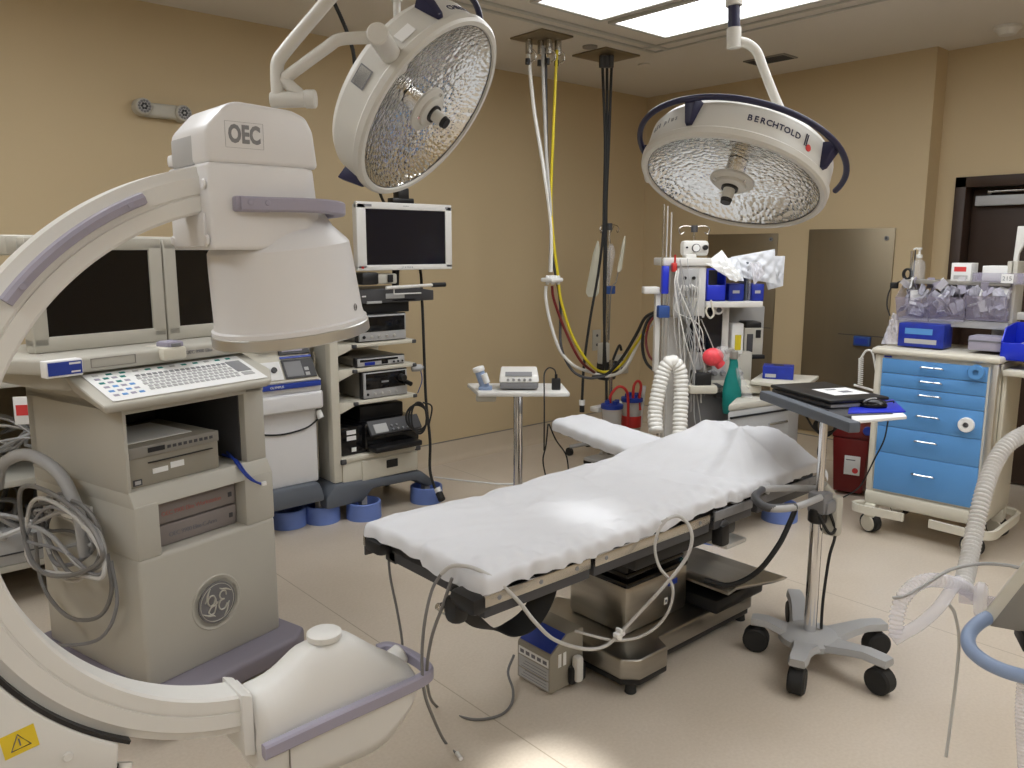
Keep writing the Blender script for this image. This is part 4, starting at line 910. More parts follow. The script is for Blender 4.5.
# printer
d = thing('printer', 'black printer with tilted control panel at the bottom of the tower', 'printer', T.w(.035, .0, .386))
M = MB('black_gloss'); M.box((-.27, .02, .0), (-.09, .30, .17), .012); M.box((-.12, .0, .02), (.27, .32, .18), .018); M.box((-.09, .1, .17), (.22, .36, .26), .01, m='black_plastic'); M.build('body', d)
M = MB('black_plastic'); M.box((-.10, -.09, .01), (.23, .02, .045), .010); M.build('paper_tray', d)
M = MB('black_gloss'); M.hexa([(-.10, -.03, .10), (.26, -.03, .10), (.26, .02, .17), (-.10, .02, .17)], [(-.10, -.045, .115), (.26, -.045, .115), (.26, .01, .19), (-.10, .01, .19)], .004, m='dark_grey'); cp = M.build('control_panel', d)
M = MB('light_grey'); M.hexa([(-.07, -.040, .120), (.02, -.040, .120), (.02, -.008, .165), (-.07, -.008, .165)], [(-.07, -.044, .124), (.02, -.044, .124), (.02, -.012, .169), (-.07, -.012, .169)]); M.build('display', cp)
for k in range(6): M = MB('mid_grey'); x = .05+.035*(k % 4); M.cyl((x, -.040+.018*(k//4), .128+.02*(k//4)), (x, -.046+.018*(k//4), .134+.02*(k//4)), .007, n=10); M.build('button', cp)
M = MB('paper'); M.box((-.23, .017, .125), (-.17, .021, .15), 0); M.box((-.23, .017, .09), (-.17, .021, .115), 0); M.box((-.20, .017, .02), (-.17, .021, .045), 0); M.build('label', d)
# monitor on the tower
d = thing('tower_monitor', 'white framed flat monitor with dark screen on top of the tower', 'monitor', T.w(.25, -.02, 1.27))
x0, x1, z0, z1 = T.bb(357, 203, 452, 270, -.02); x0 -= .25; x1 -= .25; z0 -= 1.27; z1 -= 1.27
M = MB('white_plastic'); M.box((x0, 0, z0), (x1, .03, z0+.032), .006); M.box((x0, 0, z1-.040), (x1, .03, z1), .006); M.box((x0, 0, z0+.01), (x0+.062, .03, z1-.01), .005); M.box((x1-.048, 0, z0+.01), (x1, .03, z1-.01), .005); M.box((x0+.01, .02, z0+.01), (x1-.01, .07, z1-.01), .012); M.build('bezel', d)
M = MB('screen_blue'); M.box((x0+.058, .006, z0+.03), (x1-.046, .02, z1-.038), 0); M.build('screen', d)
M = MB('red'); M.cyl((x0+.03, .001, z0+.018), (x0+.03, -.004, z0+.018), .007, n=14); M.build('power_button', d)
M = MB('mid_grey'); M.text('S T R Y K E R', .014, FRONT((x0+x1)/2, -.0005, z0+.015), 'mid_grey'); M.box((x0+.05, -.001, z1-.028), (x0+.10, .001, z1-.014), 0); M.box((x1-.05, -.001, z1-.026), (x1-.03, .001, z1-.014), 0); M.text('stryker', .014, FRONT((x0+x1)/2, -.0005, z1-.018), 'light_grey'); M.build('lettering', d)
M = MB('black_plastic'); M.cyl((-.05, .08, z0+.05), (-.05, .10, .0), .022, n=16); M.box((-.12, .03, .0), (.05, .18, .02), .006); M.build('stand', d)
M = MB('black_plastic'); mx = (x0+x1)/2-.02; M.box((mx-.07, .0, z1-.002), (mx+.08, .06, z1+.028), .006); M.box((mx-.03, .0, z1+.02), (mx+.045, .06, z1+.085), .006); M.build('top_bracket', d)
# black cable from the ceiling down beside the tower
cable('hanging_cable', [(1.92, 3.55, CEIL), at(350, 40, 3.95), at(357, 90, 4.05), at(372, 160, 4.5), at(381, 196, 4.9), at(392, 215, 5.1), at(418, 262, 5.1), at(422, 300, 5.05), at(424, 350, 5.02), at(426, 400, 5.0), at(430, 440, 4.95), at(430, 470, 4.9), at(435, 488, 4.75), Vector(onz(441, 499, .02))], .009, 'rubber', 'black cable running from the ceiling behind the lamp and down beside the tower',
      extra=lambda M: (M.cyl(at(437, 488, 4.66), at(441, 497, 4.64), .02, n=12, m='paper'), M.cyl(at(439, 493, 4.65), at(442, 500, 4.62), .022, n=12)))
M = MB('rubber'); pts = [at(419, 418, 4.66)+Vector((0, 0, 0))]
c0 = at(419, 418, 4.66); rt = Vector((cos(HEAD), -sin(HEAD), 0))
for k in range(3): M.tube([c0+rt*(.045+.01*k)*cos(a)+Vector((0, .01*k, (.095-.01*k)*sin(a))) for a in [2*pi*i/14 for i in range(14)]], .006, 7, closed=True, smooth=3)
M.tube([c0+Vector((.03, 0, .09)), c0+Vector((.08, -.02, .06)), at(429, 425, 4.68)], .005, 6)
tag(M.build('coiled_cable'), 'black cable coil hung at the right side of the tower', 'cable')

# ================================================================ SCOPE WASHER CART beside the tower (front y = 4.1)
G = Frame(1.95, 4.08, 0)
t = thing('ultrasound_cart', 'white rounded cart with a blue stripe and grey base behind the c-arm drum', 'medical cart', G.loc)
M = MB('cool_white'); M.prism([(-.20, .0), (.17, .0), (.185, .03), (.185, .40), (-.21, .40), (-.215, .03)], 'z', .27, .72, .012, seg=3)
M.prism([(-.235, -.055), (.185, -.055), (.205, -.03), (.20, .42), (-.24, .42), (-.25, -.03)], 'z', .70, .80, .03, seg=4)
M.prism([(-.235, -.04), (.185, -.04), (.20, -.02), (.20, .42), (-.24, .42), (-.245, -.02)], 'z', .80, .87, .012, seg=3); M.build('body', t)
M = MB('cream_plastic'); M.hexa([(-.235, -.05, .865), (.18, -.05, .865), (.19, .40, .865), (-.24, .40, .865)], [(-.225, .10, 1.10), (.15, .10, 1.10), (.16, .40, 1.10), (-.235, .40, 1.10)], .01, seg=3); M.build('console', t)
def gp(u0, v0, u1, v1):  # quad lying on the sloped console
    sl_ = Matrix.Translation((0, -.052, .865)) @ Matrix.Rotation(atan2(.235, .15), 4, 'X'); return sl_
sl = Matrix.Translation((0, -.053, .866)) @ Matrix.Rotation(atan2(.235, .15), 4, 'X')
M = MB('dark_grey'); M.box((-.02, .02, 0), (.165, .135, .008), .003, M=sl); M.box((-.01, .03, .007), (.09, .12, .010), .001, M=sl, m='mid_grey'); M.box((.10, .03, .007), (.125, .05, .010), .001, M=sl, m='light_grey'); M.box((.10, .06, .007), (.125, .08, .010), .001, M=sl, m='light_grey'); M.build('screen', t)
M = MB('paper'); M.box((-.20, .02, 0), (-.03, .13, .004), .001, M=sl)
M.box((-.16, .06, .003), (-.125, .095, .010), .003, M=sl, m='black_plastic'); M.cyl(sl @ Vector((-.075, .078, .003)), sl @ Vector((-.075, .078, .016)), .016, n=16, m='black_plastic'); M.build('control_pad', t)
M = MB('royal_blue'); M.box((-.16, -.056, .832), (.18, -.040, .862), .002, m='blue_label'); M.text('OLYMPUS', .018, FRONT(-.08, -.057, .847), 'paper'); M.box((-.02, .142, 0), (.165, .155, .005), 0, M=sl, m='blue_label'); M.build('blue_stripe', t)
M = MB('box_blue'); M.box((-.02, .165, .0), (.16, .24, .010), .003, M=sl, m='dark_grey'); M.box((0, .18, .009), (.12, .225, .012), 0, M=sl, m='grip_lavender'); M.build('upper_panel', t)
M = MB('beige_plastic'); M.prism([(-.20, 1.09), (-.16, 1.06), (.0, 1.06), (.03, 1.09), (.03, 1.13), (-.20, 1.13)], 'y', .0, .10, .01); M.build('tray', t)
M = MB('rubber'); M.tube([(-.21, -.004, .60), (-.05, -.006, .575), (.10, -.006, .59), (.18, -.004, .63)], .005, 8); M.cyl((-.205, -.01, .64), (-.195, -.03, .60), .018, n=14, m='paper'); M.cyl((.18, -.01, .68), (.185, -.03, .64), .018, n=14, m='paper'); M.build('front_cable', t)
M = MB('slate'); M.prism([(-.24, .16), (-.24, .23), (-.20, .275), (.15, .275), (.17, .23), (.18, .19), (.18, .16)], 'y', -.05, .44, .018); M.build('base', t)
for x, y in ((-.14, .06), (.30, .05), (-.14, .38), (.18, .38)):
    M = MB('rubber'); x = min(x, .2); M.cyl((x-.015, y, .045), (x+.015, y, .045), .045, n=18, bev=.006); M.box((x-.02, y-.02, .08), (x+.02, y+.03, .165), .006, m='light_grey'); M.build('caster', t)
M = MB('light_grey'); M.box((.20, .15, .80), (.235, .25, 1.16), .012); M.cyl((.225, .10, .3), (.225, .10, 1.0), .008, n=10, m='steel'); M.build('side_rod', t)
# blue rings that hold the casters
def ring(c, label):
    t = thing('caster_ring', label, 'caster ring', (c[0], c[1], 0), group='blue rings round the equipment casters')
    M = MB('ring_blue'); M.lathe([(.085, .0), (.103, .0), (.104, .005), (.101, .098), (.097, .102), (.090, .102), (.088, .098), (.085, .012)], n=40); M.lathe([(0, .001), (.086, .001), (.086, .010), (0, .010)], n=40); M.build('cup', t, sharp=30); return t
ring((1.99, 4.22), 'blue ring mostly hidden behind the right edge of the beige workstation')
ring((2.18, 4.165), 'left of the two blue rings side by side under the tower')
ring((2.395, 4.055), 'right of the two blue rings side by side under the tower')
ring((2.862, 4.07), 'single blue ring under the right front caster of the tower')
ring((3.64, 2.46), 'blue ring seen just under the front side rail of the operating table')
ring((4.22, 2.39), 'blue ring behind the laptop cart pole, furthest right')
# emergency light on the left wall
t = thing('emergency_light', 'beige twin-lamp emergency light high on the left wall', 'emergency light', (1.60, WY, 2.325))
M = MB('beige_plastic'); M.box((-.10, -.06, -.038), (.10, -.001, .038), .02, seg=4); M.build('case', t)
for x, z in ((-.10, .010), (.11, -.004)):
    M = MB('beige_plastic'); M.cyl((x, -.01, z), (x, -.085, z), .046, .043, n=28, bev=.006); h_ = M.build('lamp_head', t)
    M = MB('light_grey'); M.cyl((x, -.084, z), (x, -.088, z), .036, n=28)
    for k in range(12): a = k*pi/6; M.sphere((x+.028*cos(a), -.088, z+.028*sin(a)), .007, n=8, m='mid_grey')
    for k in range(6): a = k*pi/3; M.sphere((x+.013*cos(a), -.088, z+.013*sin(a)), .007, n=8, m='dark_grey')
    M.build('lens', h_)
# ceiling plates, hoses, register, detectors
def cpt(u, v): return onz(u, v, CEIL)
def plate(name, px, label):
    P = [cpt(*q) for q in px]; c = sum(P, Vector())/len(P); P = [c+(p_-c)*.84 for p_ in P]; t = thing(name, label, 'ceiling plate', (c.x, c.y, CEIL))
    M = MB('steel_panel'); xs = [p_.x for p_ in P]; ys = [p_.y for p_ in P]
    M.box((min(xs)-c.x, min(ys)-c.y, -.012), (max(xs)-c.x, max(ys)-c.y, -.001), .002); M.build('plate', t); return t, c
t1, c1 = plate('gas_outlet_plate', [(516, 34), (541, 27), (573, 34), (541, 46)], 'square steel ceiling plate with gas fittings and pale hoses')
rt = Vector((cos(HEAD), -sin(HEAD), 0))
for k, (u, cc) in enumerate(((529, 'steel'), (541, 'dark_grey'), (549, 'steel'), (558, 'steel'))):
    q = at(u, 38, 5.34+.04*(k % 2)); M = MB('steel'); x, y = q.x-c1.x, q.y-c1.y
    M.cyl((x, y, -.012), (x, y, -.10), .022, n=16, bev=.003); M.tube([(x, y, -.06), (x+.03, y-.02, -.09), (x+.035, y-.02, -.13), (x+.01, y-.01, -.15)], .006, 8); M.cyl((x-.01, y, -.13), (x-.012, y, -.165), .015, n=12, m='black_plastic'); M.build('gas_fitting', t1)
t2, c2 = plate('hose_plate', [(581, 51), (606, 45), (638, 53), (606, 64)], 'square steel ceiling plate with three black hoses')
for k in range(3): q = at(602+4.5*k, 60, 5.78); M = MB('dark_grey'); M.cyl((q.x-c2.x, q.y-c2.y, -.01), (q.x-c2.x, q.y-c2.y, -.09), .02, n=14, bev=.003); M.build('fitting', t2)
A5 = 5.36
cable('gas_hose', [at(528, 50, A5), at(529, 60, A5), at(534, 110, A5), at(543, 165, A5), at(551, 225, A5), at(551, 272, A5)], .012, 'white_tube', 'white hose from the steel ceiling plate, leftmost of the bundle')
cable('gas_hose', [at(543, 46, A5), at(543, 70, A5), at(545, 120, A5), at(547, 165, A5), at(551, 215, A5), at(550, 272, A5+.03)], .011, 'cable_light', 'pale grey hose in the middle of the bundle from the steel ceiling plate')
cable('gas_hose', [at(546, 48, A5+.04), at(546, 80, A5+.04), at(547, 150, A5+.04), at(550, 220, A5+.04), at(553, 260, A5+.04), at(560, 300, A5+.04), at(561, 345, A5), at(572, 370, A5), at(588, 378, A5), at(605, 376, A5)], .009, 'dark_grey', 'dark green-black hose in the bundle from the steel ceiling plate, sagging lowest')
cable('gas_hose', [at(557, 50, A5), at(556, 70, A5), at(553, 140, A5), at(551, 200, A5), at(554, 245, A5), at(558, 275, A5), at(561, 300, A5), at(572, 335, A5), at(588, 362, A5), at(603, 372, A5+.1), at(620, 366, A5+.1), at(635, 345, 5.3), at(655, 316, 5.2)], .0095, 'yellow', 'yellow hose from the steel ceiling plate to the anaesthesia machine')
cable('gas_hose', [at(546, 286, A5), at(546, 300, A5), at(551, 325, A5), at(560, 350, A5), at(573, 365, A5), at(590, 372, A5+.1), at(608, 376, A5+.1), at(625, 368, A5), at(640, 340, 5.3), at(656, 318, 5.2)], .011, 'white_tube', 'white hose drooping from the coupling below the ceiling bundle')
cable('gas_hose', [at(552, 286, A5), at(554, 300, A5), at(565, 330, A5), at(580, 360, A5), at(596, 374, A5+.12)], .009, 'sharps_red', 'dark red hose drooping from the coupling below the ceiling bundle')
M = MB('paper'); q = at(552, 280, A5)
for k in range(5): M.cyl(q+rt*(-.03+.018*k)+Vector((0, 0, -.03+.01*(k % 2))), q+rt*(-.03+.018*k)+Vector((0, 0, .03)), .012, n=12, bev=.003)
M.box(q+Vector((-.055, -.055, -.012)), q+Vector((.055, .055, .015)), .01); tag(M.build('hose_coupling'), 'white coupling block joining the hanging gas hoses at mid height', 'coupling')
B5 = 5.8
for k, (pts, lb) in enumerate((([at(602.5, 66, B5), at(605, 140, B5), at(604, 200, B5), at(603, 235, B5), at(598, 275, B5), at(590, 320, B5-.05), at(584, 365, B5-.1), at(582, 402, B5-.15)], 'black hose from the ceiling splitting off to the left and ending in a white connector'),
                         ([at(607, 66, B5), at(607, 140, B5), at(605.5, 200, B5), at(604, 300, B5), at(605, 350, B5), at(606, 372, B5+.02), at(607, 410, B5)], 'straight black hose hanging from the ceiling plate to below the pole pump'),
                         ([at(611.5, 66, B5), at(609, 140, B5), at(606.5, 200, B5+.03), at(606, 250, B5+.03), at(604, 350, B5+.03), at(603, 372, B5+.05)], 'rightmost black hose hanging from the ceiling plate'))):
    cable('black_hose', pts, .0095, 'rubber', lb, extra=(lambda M: (M.cyl(at(582, 400, B5-.15), at(582, 405, B5-.15), .022, n=14, m='paper'), M.cyl(at(582, 405, B5-.15), at(582, 412, B5-.15), .018, n=14))) if k == 0 else None)
P = [cpt(743, 61), cpt(783, 53), cpt(799, 57), cpt(757, 64)]; c = sum(P, Vector())/4
t = thing('air_register', 'small dark rectangular air register in the ceiling near the right wall', 'vent', (c.x, c.y, CEIL)); M = MB('warm_grey'); M.box((-.09, -.16, -.01), (.09, .16, -.001), .002); M.build('plate', t)
for k in range(7): M = MB('dark_grey'); M.box((-.075+.022*k, -.145, -.014), (-.067+.022*k, .145, -.009), .001); M.build('slat', t)
q = cpt(590, 46); t = thing('ceiling_plug', 'small round grey cap in the ceiling between the two hose plates', 'ceiling cap', (q.x, q.y, CEIL)); M = MB('warm_grey'); M.lathe([(0, -.001), (.05, -.001), (.048, -.012), (0, -.014)], n=28); M.build('cap', t)
q = cpt(644, 64); t = thing('sprinkler_head', 'flush round sprinkler cover in the ceiling at the room corner', 'sprinkler', (q.x, q.y, CEIL)); M = MB('ceiling_paint'); M.lathe([(0, -.001), (.045, -.001), (.045, -.010), (.04, -.014), (0, -.014)], n=28); M.build('cover', t)
q = cpt(1008, 26); t = thing('smoke_detector', 'round white smoke detector on the ceiling at the far right', 'smoke detector', (q.x, q.y, CEIL)); M = MB('white_plastic'); M.lathe([(0, -.001), (.075, -.001), (.075, -.018), (.06, -.03), (.045, -.05), (0, -.055)], n=32); M.build('base', t)
M = MB('dark_grey'); M.lathe([(.056, -.031), (.052, -.036), (.050, -.036), (.054, -.031)], n=32); M.build('sensor_slot', t)
# ================================================================ IV POLE by the left wall
q = at(608, 300, 6.1)
t = thing('iv_pole', 'thin pole with two hanging clear bags and a black pump by the left wall', 'iv pole', (q.x, q.y, 0)); Fp = Frame(q.x, q.y, -41.4)
zt = Fp.p(608, 226).z
M = MB('steel'); M.cyl((0, 0, .05), (0, 0, zt), .011, n=12); M.build('pole', t)
M = MB('dark_grey'); M.cyl((0, 0, zt-.03), (0, 0, zt+.02), .022, n=14); M.build('top_clamp', t)
for s_ in (-1, 1):
    M = MB('steel'); M.tube([(0, 0, zt+.005), (s_*.05, 0, zt+.01), (s_*.09, 0, zt), (s_*.105, 0, zt-.03), (s_*.09, 0, zt-.045), (s_*.08, 0, zt-.03)], .004, 6); M.tube([(s_*.05, 0, zt), (s_*.06, .03, zt-.03), (s_*.05, .04, zt-.05), (s_*.04, .03, zt-.03)], .004, 6); M.build('hook', t)
for k in range(5):
    a = 2*pi*k/5; M = MB('light_grey'); M.tube([(0, 0, .10), (.14*cos(a), .14*sin(a), .09), (.28*cos(a), .28*sin(a), .07)], .016, 8); lg = M.build('leg', t)
    M = MB('rubber'); M.cyl((.28*cos(a)-.012, .28*sin(a), .032), (.28*cos(a)+.012, .28*sin(a), .032), .032, n=14); M.build('caster', lg)
z0 = Fp.p(605, 368).z
M = MB('black_plastic'); M.box((-.07, -.06, z0-.09), (.05, .05, z0+.06), .02); M.cyl((.0, -.06, z0+.02), (.0, -.1, z0+.02), .045, n=20, bev=.01); M.box((-.11, -.04, z0-.03), (.1, .0, z0+.02), .012); M.tube([(.03, -.03, z0+.05), (.07, -.04, z0+.14), (.10, -.04, z0+.17), (.12, -.04, z0+.13)], .010, 8); M.build('pump', t)
M = MB('beige_plastic'); M.box((-.09, -.05, z0+.04), (-.02, .02, z0+.20), .01); M.build('controller', t)
M = MB('strap_blue'); zz = Fp.p(611, 290).z; M.box((-.02, -.03, zz-.03), (.05, .03, zz+.03), .006); M.build('clamp', t)
def bag(name, label, u0, v0, u1, v1, w0, w1, yl, mm):
    P0 = Fp.w(*Fp.p(u0, v0, yl)); P1 = Fp.w(*Fp.p(u1, v1, yl)); M = MB(mm); n_ = 14
    path = []
    for i in range(n_+1):
        a = i/n_; c = P0.lerp(P1, a); w_ = (w0+(w1-w0)*a)*min(1, .25+4*a)*min(1, .5+6*(1-a)); path.append((c, Vector((cos(HEAD), -sin(HEAD), 0))*w_, Vector((sin(HEAD), cos(HEAD), 0))*(.016*sin(pi*min(1, a*1.0+.05)))+Vector((0, 0, 0))))
    prof = [(cos(x), sin(x)) for x in [2*pi*k/14 for k in range(14)]]
    M.sweep(path, prof); o = M.build(name); origin_to(o, P0); return tag(o, label, 'fluid bag')
bag('fluid_bag', 'long pale bag hanging slanted from the left hook of the pole', 598, 241, 592, 297, .02, .055, -.02, 'bag_clear')
bag('fluid_bag', 'short clear bag hanging behind the black hoses on the pole', 611, 244, 606, 290, .045, .02, -.01, 'clear_plastic')
bag('infusion_sleeve', 'narrow clear sleeve hanging slanted from the right hook of the pole', 625, 236, 619, 272, .012, .018, -.02, 'bag_clear')
cable('infusion_line', [Fp.w(*Fp.p(618, 272, -.02)), Fp.w(*Fp.p(616, 282, -.02)), Fp.w(*Fp.p(611, 292, -.04)), Fp.w(*Fp.p(609, 340, -.05))], .004, 'cable_grey', 'thin line from the narrow clear sleeve down the pole')
# wall fittings
def wallplate(u, v, w_, h, label, nm='wall_outlet', cat='wall outlet'):
    e = at(u, v, 1)-Vector((0, 0, EYE)); s_ = WY/e.y; P = Vector((e.x*s_, WY, e.z*s_+EYE)); t = thing(nm, label, cat, (P.x, WY, P.z))
    M = MB('beige_plastic'); M.box((-w_, -.012, -h), (w_, -.001, h), .004); M.build('plate', t)
    for k in (-1, 1): M = MB('dark_grey'); M.cyl((0, -.012, k*h*.45), (0, -.016, k*h*.45), .012, n=14); M.build('socket', t)
    return P
wallplate(596, 340, .05, .09, 'upper pale outlet plate on the left wall behind the black hoses'); wallplate(621, 364, .09, .09, 'lower wide pale outlet plate on the left wall by the drooping hoses')
# suction canisters on a floor stand
q = at(622, 430, 5.75)
t = thing('suction_stand', 'low stand with clips that carries the suction canisters behind the arm board', 'stand', (q.x, q.y, 0)); Fs = Frame(q.x, q.y, -41.4)
M = MB('light_grey'); M.cyl((0.0, .12, .05), (0, .12, .78), .014, n=14, m='steel'); M.build('pole', t)
M = MB('white_plastic'); M.box((-.20, .06, .42), (.2, .14, .46), .01); M.build('carrier', t)
M = MB('white_plastic'); a = Fs.p(641, 388, -.1); b = Fs.p(634, 430, -.1); M.tube([a, (a+b)/2, b], .016, 10); M.build('side_bar', t)
M = MB('light_grey'); M.box((-.2, -.12, .04), (.2, .2, .07), .02)
for x, y in ((-.17, -.1), (.17, -.1), (-.17, .18), (.17, .18)): M.cyl((x-.012, y, .03), (x+.012, y, .03), .03, n=14, m='rubber')
M.build('base', t)
def canister(u, v0, v1, yl, r, label, band):
    P0 = Fs.p(u, v0, yl); P1 = Fs.p(u, v1, yl); c = Fs.w(P0.x, yl, P1.z); h = P0.z-P1.z; d = thing('suction_canister', label, 'canister', c, -HEAD)
    M = MB('jar_frost'); M.lathe([(0, 0), (r*.85, 0), (r*.87, .004), (r, h-.02), (r, h)], n=28); M.build('jar', d)
    M = MB('blue_label'); M.lathe([(r*1.1, h-.008), (r*1.12, h), (r*1.1, h+.02), (r*.6, h+.028), (0, h+.028)], n=28)
    for k in range(4): a = k*pi/2+.4; M.cyl((r*.55*cos(a), r*.55*sin(a), h+.02), (r*.55*cos(a), r*.55*sin(a), h+.05), .018, n=12)
    M.build('lid', d)
    if band: M = MB('red'); M.lathe([(r*1.01, h*.35), (r*1.03, h*.36), (r*1.03, h*.62), (r*1.01, h*.63)], n=28); M.build('band', d)
    return d
canister(612, 407, 440, -.10, .072, 'left suction canister with a royal blue lid behind the arm board', False)
canister(632, 400, 440, .0, .072, 'right suction canister with blue lid and red band', True)
cable('suction_tubing', [Fs.w(*Fs.p(u, v, -.1)) for u, v in ((610, 404), (611, 395), (618, 387), (625, 389), (628, 398), (628, 425))], .010, 'red', 'left red tube arching between the suction canisters')
cable('suction_tubing', [Fs.w(*Fs.p(u, v, -.05)) for u, v in ((633, 399), (634, 386), (638, 381), (641, 386), (639, 400), (640, 410))], .010, 'red', 'narrow red tube arch right of the wider one')

# ================================================================ ANAESTHESIA MACHINE
A = Frame(4.12, 2.76, -38)
t = thing('anaesthesia_machine', 'tall pale anaesthesia machine crowded with monitors, shelf and tubes', 'anaesthesia machine', A.loc, A.rz)
def ab2(M, u0, v0, u1, v1, y0, y1, bev=.006, m=None):
    x0, x1, z0, z1 = A.bb(u0, v0, u1, v1, y0); M.box((x0, y0, z0), (x1, y1, z1), bev, m); return x0, x1, z0, z1
M = MB('beige_plastic'); ab2(M, 694, 352, 752, 386, .0, .35, .012); M.build('flow_console', t)
M = MB('white_plastic'); ab2(M, 666, 296, 692, 440, .10, .42, .01); M.build('left_column', t)
M = MB('white_plastic'); ab2(M, 722, 300, 729, 356, .02, .10, .006); M.build('front_post', t)
M = MB('light_grey'); ab2(M, 690, 384, 756, 500, .12, .60, .012); M.build('body', t)
M = MB('cream_plastic'); ab2(M, 690, 386, 762, 394, -.22, .35, .010); M.build('work_surface', t)
M = MB('mid_grey'); ab2(M, 694, 392, 730, 452, -.10, .12, .01); M.build('absorber_block', t)
M = MB('dark_grey'); ab2(M, 690, 355, 726, 386, -.01, .02, .004, 'light_grey')
pn = M.build('flow_panel', t)
for k in range(6):
    P = A.p(697+8.5*k, 373, -.015); M = MB('mid_grey'); M.cyl((P.x, -.01, P.z), (P.x, -.045, P.z), .018, .015, n=16, bev=.003); M.build('knob', pn)
M = MB('screen_blue'); ab2(M, 690, 305, 722, 352, .0, .02, .003); M.box((A.p(690, 330, .02).x, .02, A.p(700, 350, .02).z), (A.p(722, 330, .02).x, .10, A.p(700, 307, .02).z), .01, m='dark_grey'); M.build('screen', t)
M = MB('white_plastic'); x0, x1, z0, z1 = ab2(M, 706, 301.5, 763, 307.5, -.10, .30, .004); sh = M.build('shelf', t)
M = MB('white_plastic'); P = A.p(719, 310, -.06); M.cyl((P.x, -.02, P.z), (P.x, -.06, P.z), .028, n=20, bev=.004); M.cyl((P.x, -.06, P.z), (P.x, -.062, P.z), .016, n=18, m='dark_grey'); M.build('port', t)
# module rack and gauge head
M = MB('white_plastic'); ab2(M, 675, 266, 706, 318, -.08, .14, .01); rk = M.build('module_rack', t)
M = MB('light_grey'); ab2(M, 680, 269, 699, 296, -.10, -.07, .004); ab2(M, 681, 298, 698, 316, -.10, -.07, .004, m='beige_plastic'); M.build('module', rk)
for u, v in ((684.5, 278), (693.5, 278)): M = MB('black_plastic'); P = A.p(u, v, -.1); M.cyl((P.x, -.10, P.z), (P.x, -.112, P.z), .010, n=12); M.build('socket', rk)
for u, v in ((685, 287), (691, 286), (695, 288)): M = MB('white_plastic'); P = A.p(u, v, -.1); M.cyl((P.x, -.10, P.z), (P.x, -.14, P.z-.01), .014, n=12, bev=.003); M.build('plug', rk)
M = MB('white_plastic'); ab2(M, 683, 240.5, 709.5, 256, -.04, .04, .02); gh = M.build('gauge_head', t)
M = MB('dark_grey'); P = A.p(696, 248, -.045); M.cyl((P.x, -.04, P.z), (P.x, -.052, P.z), .024, n=24); M.cyl((P.x, -.052, P.z), (P.x, -.054, P.z), .020, n=24, m='paper'); M.build('gauge', gh)
M = MB('black_plastic'); P = A.p(705, 247.5, -.045); M.cyl((P.x, -.04, P.z), (P.x, -.065, P.z), .015, n=18, bev=.003); P = A.p(687, 247.5, -.045); M.cyl((P.x, -.04, P.z), (P.x, -.05, P.z), .006, n=12); M.build('knob', gh)
M = MB('white_plastic'); ab2(M, 664, 258, 712, 266, -.10, .16, .008); ab2(M, 686, 254, 697, 262, -.05, .04, .01); M.build('top_tray', t)
M = MB('steel'); P = A.p(694, 240, .0); M.cyl((P.x, 0, P.z-.1), (P.x, 0, A.p(694, 228, 0).z), .006, n=10); zt = A.p(694, 227, 0).z; M.cyl((P.x, 0, zt-.03), (P.x, 0, zt+.01), .02, n=12, m='dark_grey')
for s_ in (-1, 1): M.tube([(P.x, 0, zt), (P.x+s_*.06, 0, zt+.005), (P.x+s_*.09, 0, zt-.01), (P.x+s_*.08, 0, zt-.04), (P.x+s_*.06, 0, zt-.03)], .004, 6)
M.build('bag_hanger', t)
for u, v0 in ((661.5, 204), (665, 206), (669, 212)):
    M = MB('steel' if u < 664 else 'cable_light'); P = A.p(u, 300, -.06); M.cyl((P.x, -.06, A.p(u, 440, -.06).z), (P.x, -.06, A.p(u, v0, -.06).z), .007 if u < 664 else .004, n=10); M.build('drip_pole', t)
M = MB('royal_blue'); ab2(M, 662.5, 266, 669, 294, -.14, -.10, .004); M.build('blue_holder', t)
M = MB('strap_blue'); ab2(M, 659, 306, 670, 318, -.16, -.08, .006); M.build('pole_clamp', t)
M = MB('red'); ab2(M, 672.5, 263, 677.5, 272, -.16, -.12, .006); P = A.p(675, 260, -.14); M.cyl((P.x, -.14, P.z-.02), (P.x, -.14, P.z+.03), .006, n=10); M.build('red_clip', t)
M = MB('white_plastic'); ab2(M, 644.5, 287, 660, 294, -.12, -.04, .006); ab2(M, 655, 292, 660, 372, -.10, -.05, .005); M.build('side_arm', t)
# vaporiser and label cylinder
M = MB('beige_plastic'); ab2(M, 744, 328, 763, 356, .05, .20, .008); ab2(M, 746, 322, 762, 329, .06, .20, .01, m='black_plastic'); ab2(M, 747, 334, 753, 352, .045, .052, .002, m='dark_grey'); ab2(M, 756, 330, 761, 338, .045, .052, .002, m='black_plastic'); ab2(M, 742, 355, 765, 359, .02, .22, .004, m='black_plastic'); M.build('vaporiser', t)
M = MB('paper'); ab2(M, 731.5, 323.5, 743.5, 357, .0, .08, .008); ab2(M, 735, 335, 741, 350, -.004, .002, 0, m='yellow'); M.build('label_cylinder', t)
M = MB('light_grey'); ab2(M, 729, 306, 764, 356, .20, .40, .01); M.build('rear_column', t)
M = MB('black_plastic'); ab2(M, 695, 373, 712, 386, -.20, -.06, .01); ab2(M, 716, 386, 724, 398, -.22, -.10, .008); M.build('black_valve', t)
M = MB('warm_grey'); M.tube([A.p(702, 386, -.15), A.p(701, 376, -.15), A.p(704, 370, -.15), A.p(711, 366, -.15)], .018, 12); M.build('elbow_hose', t)
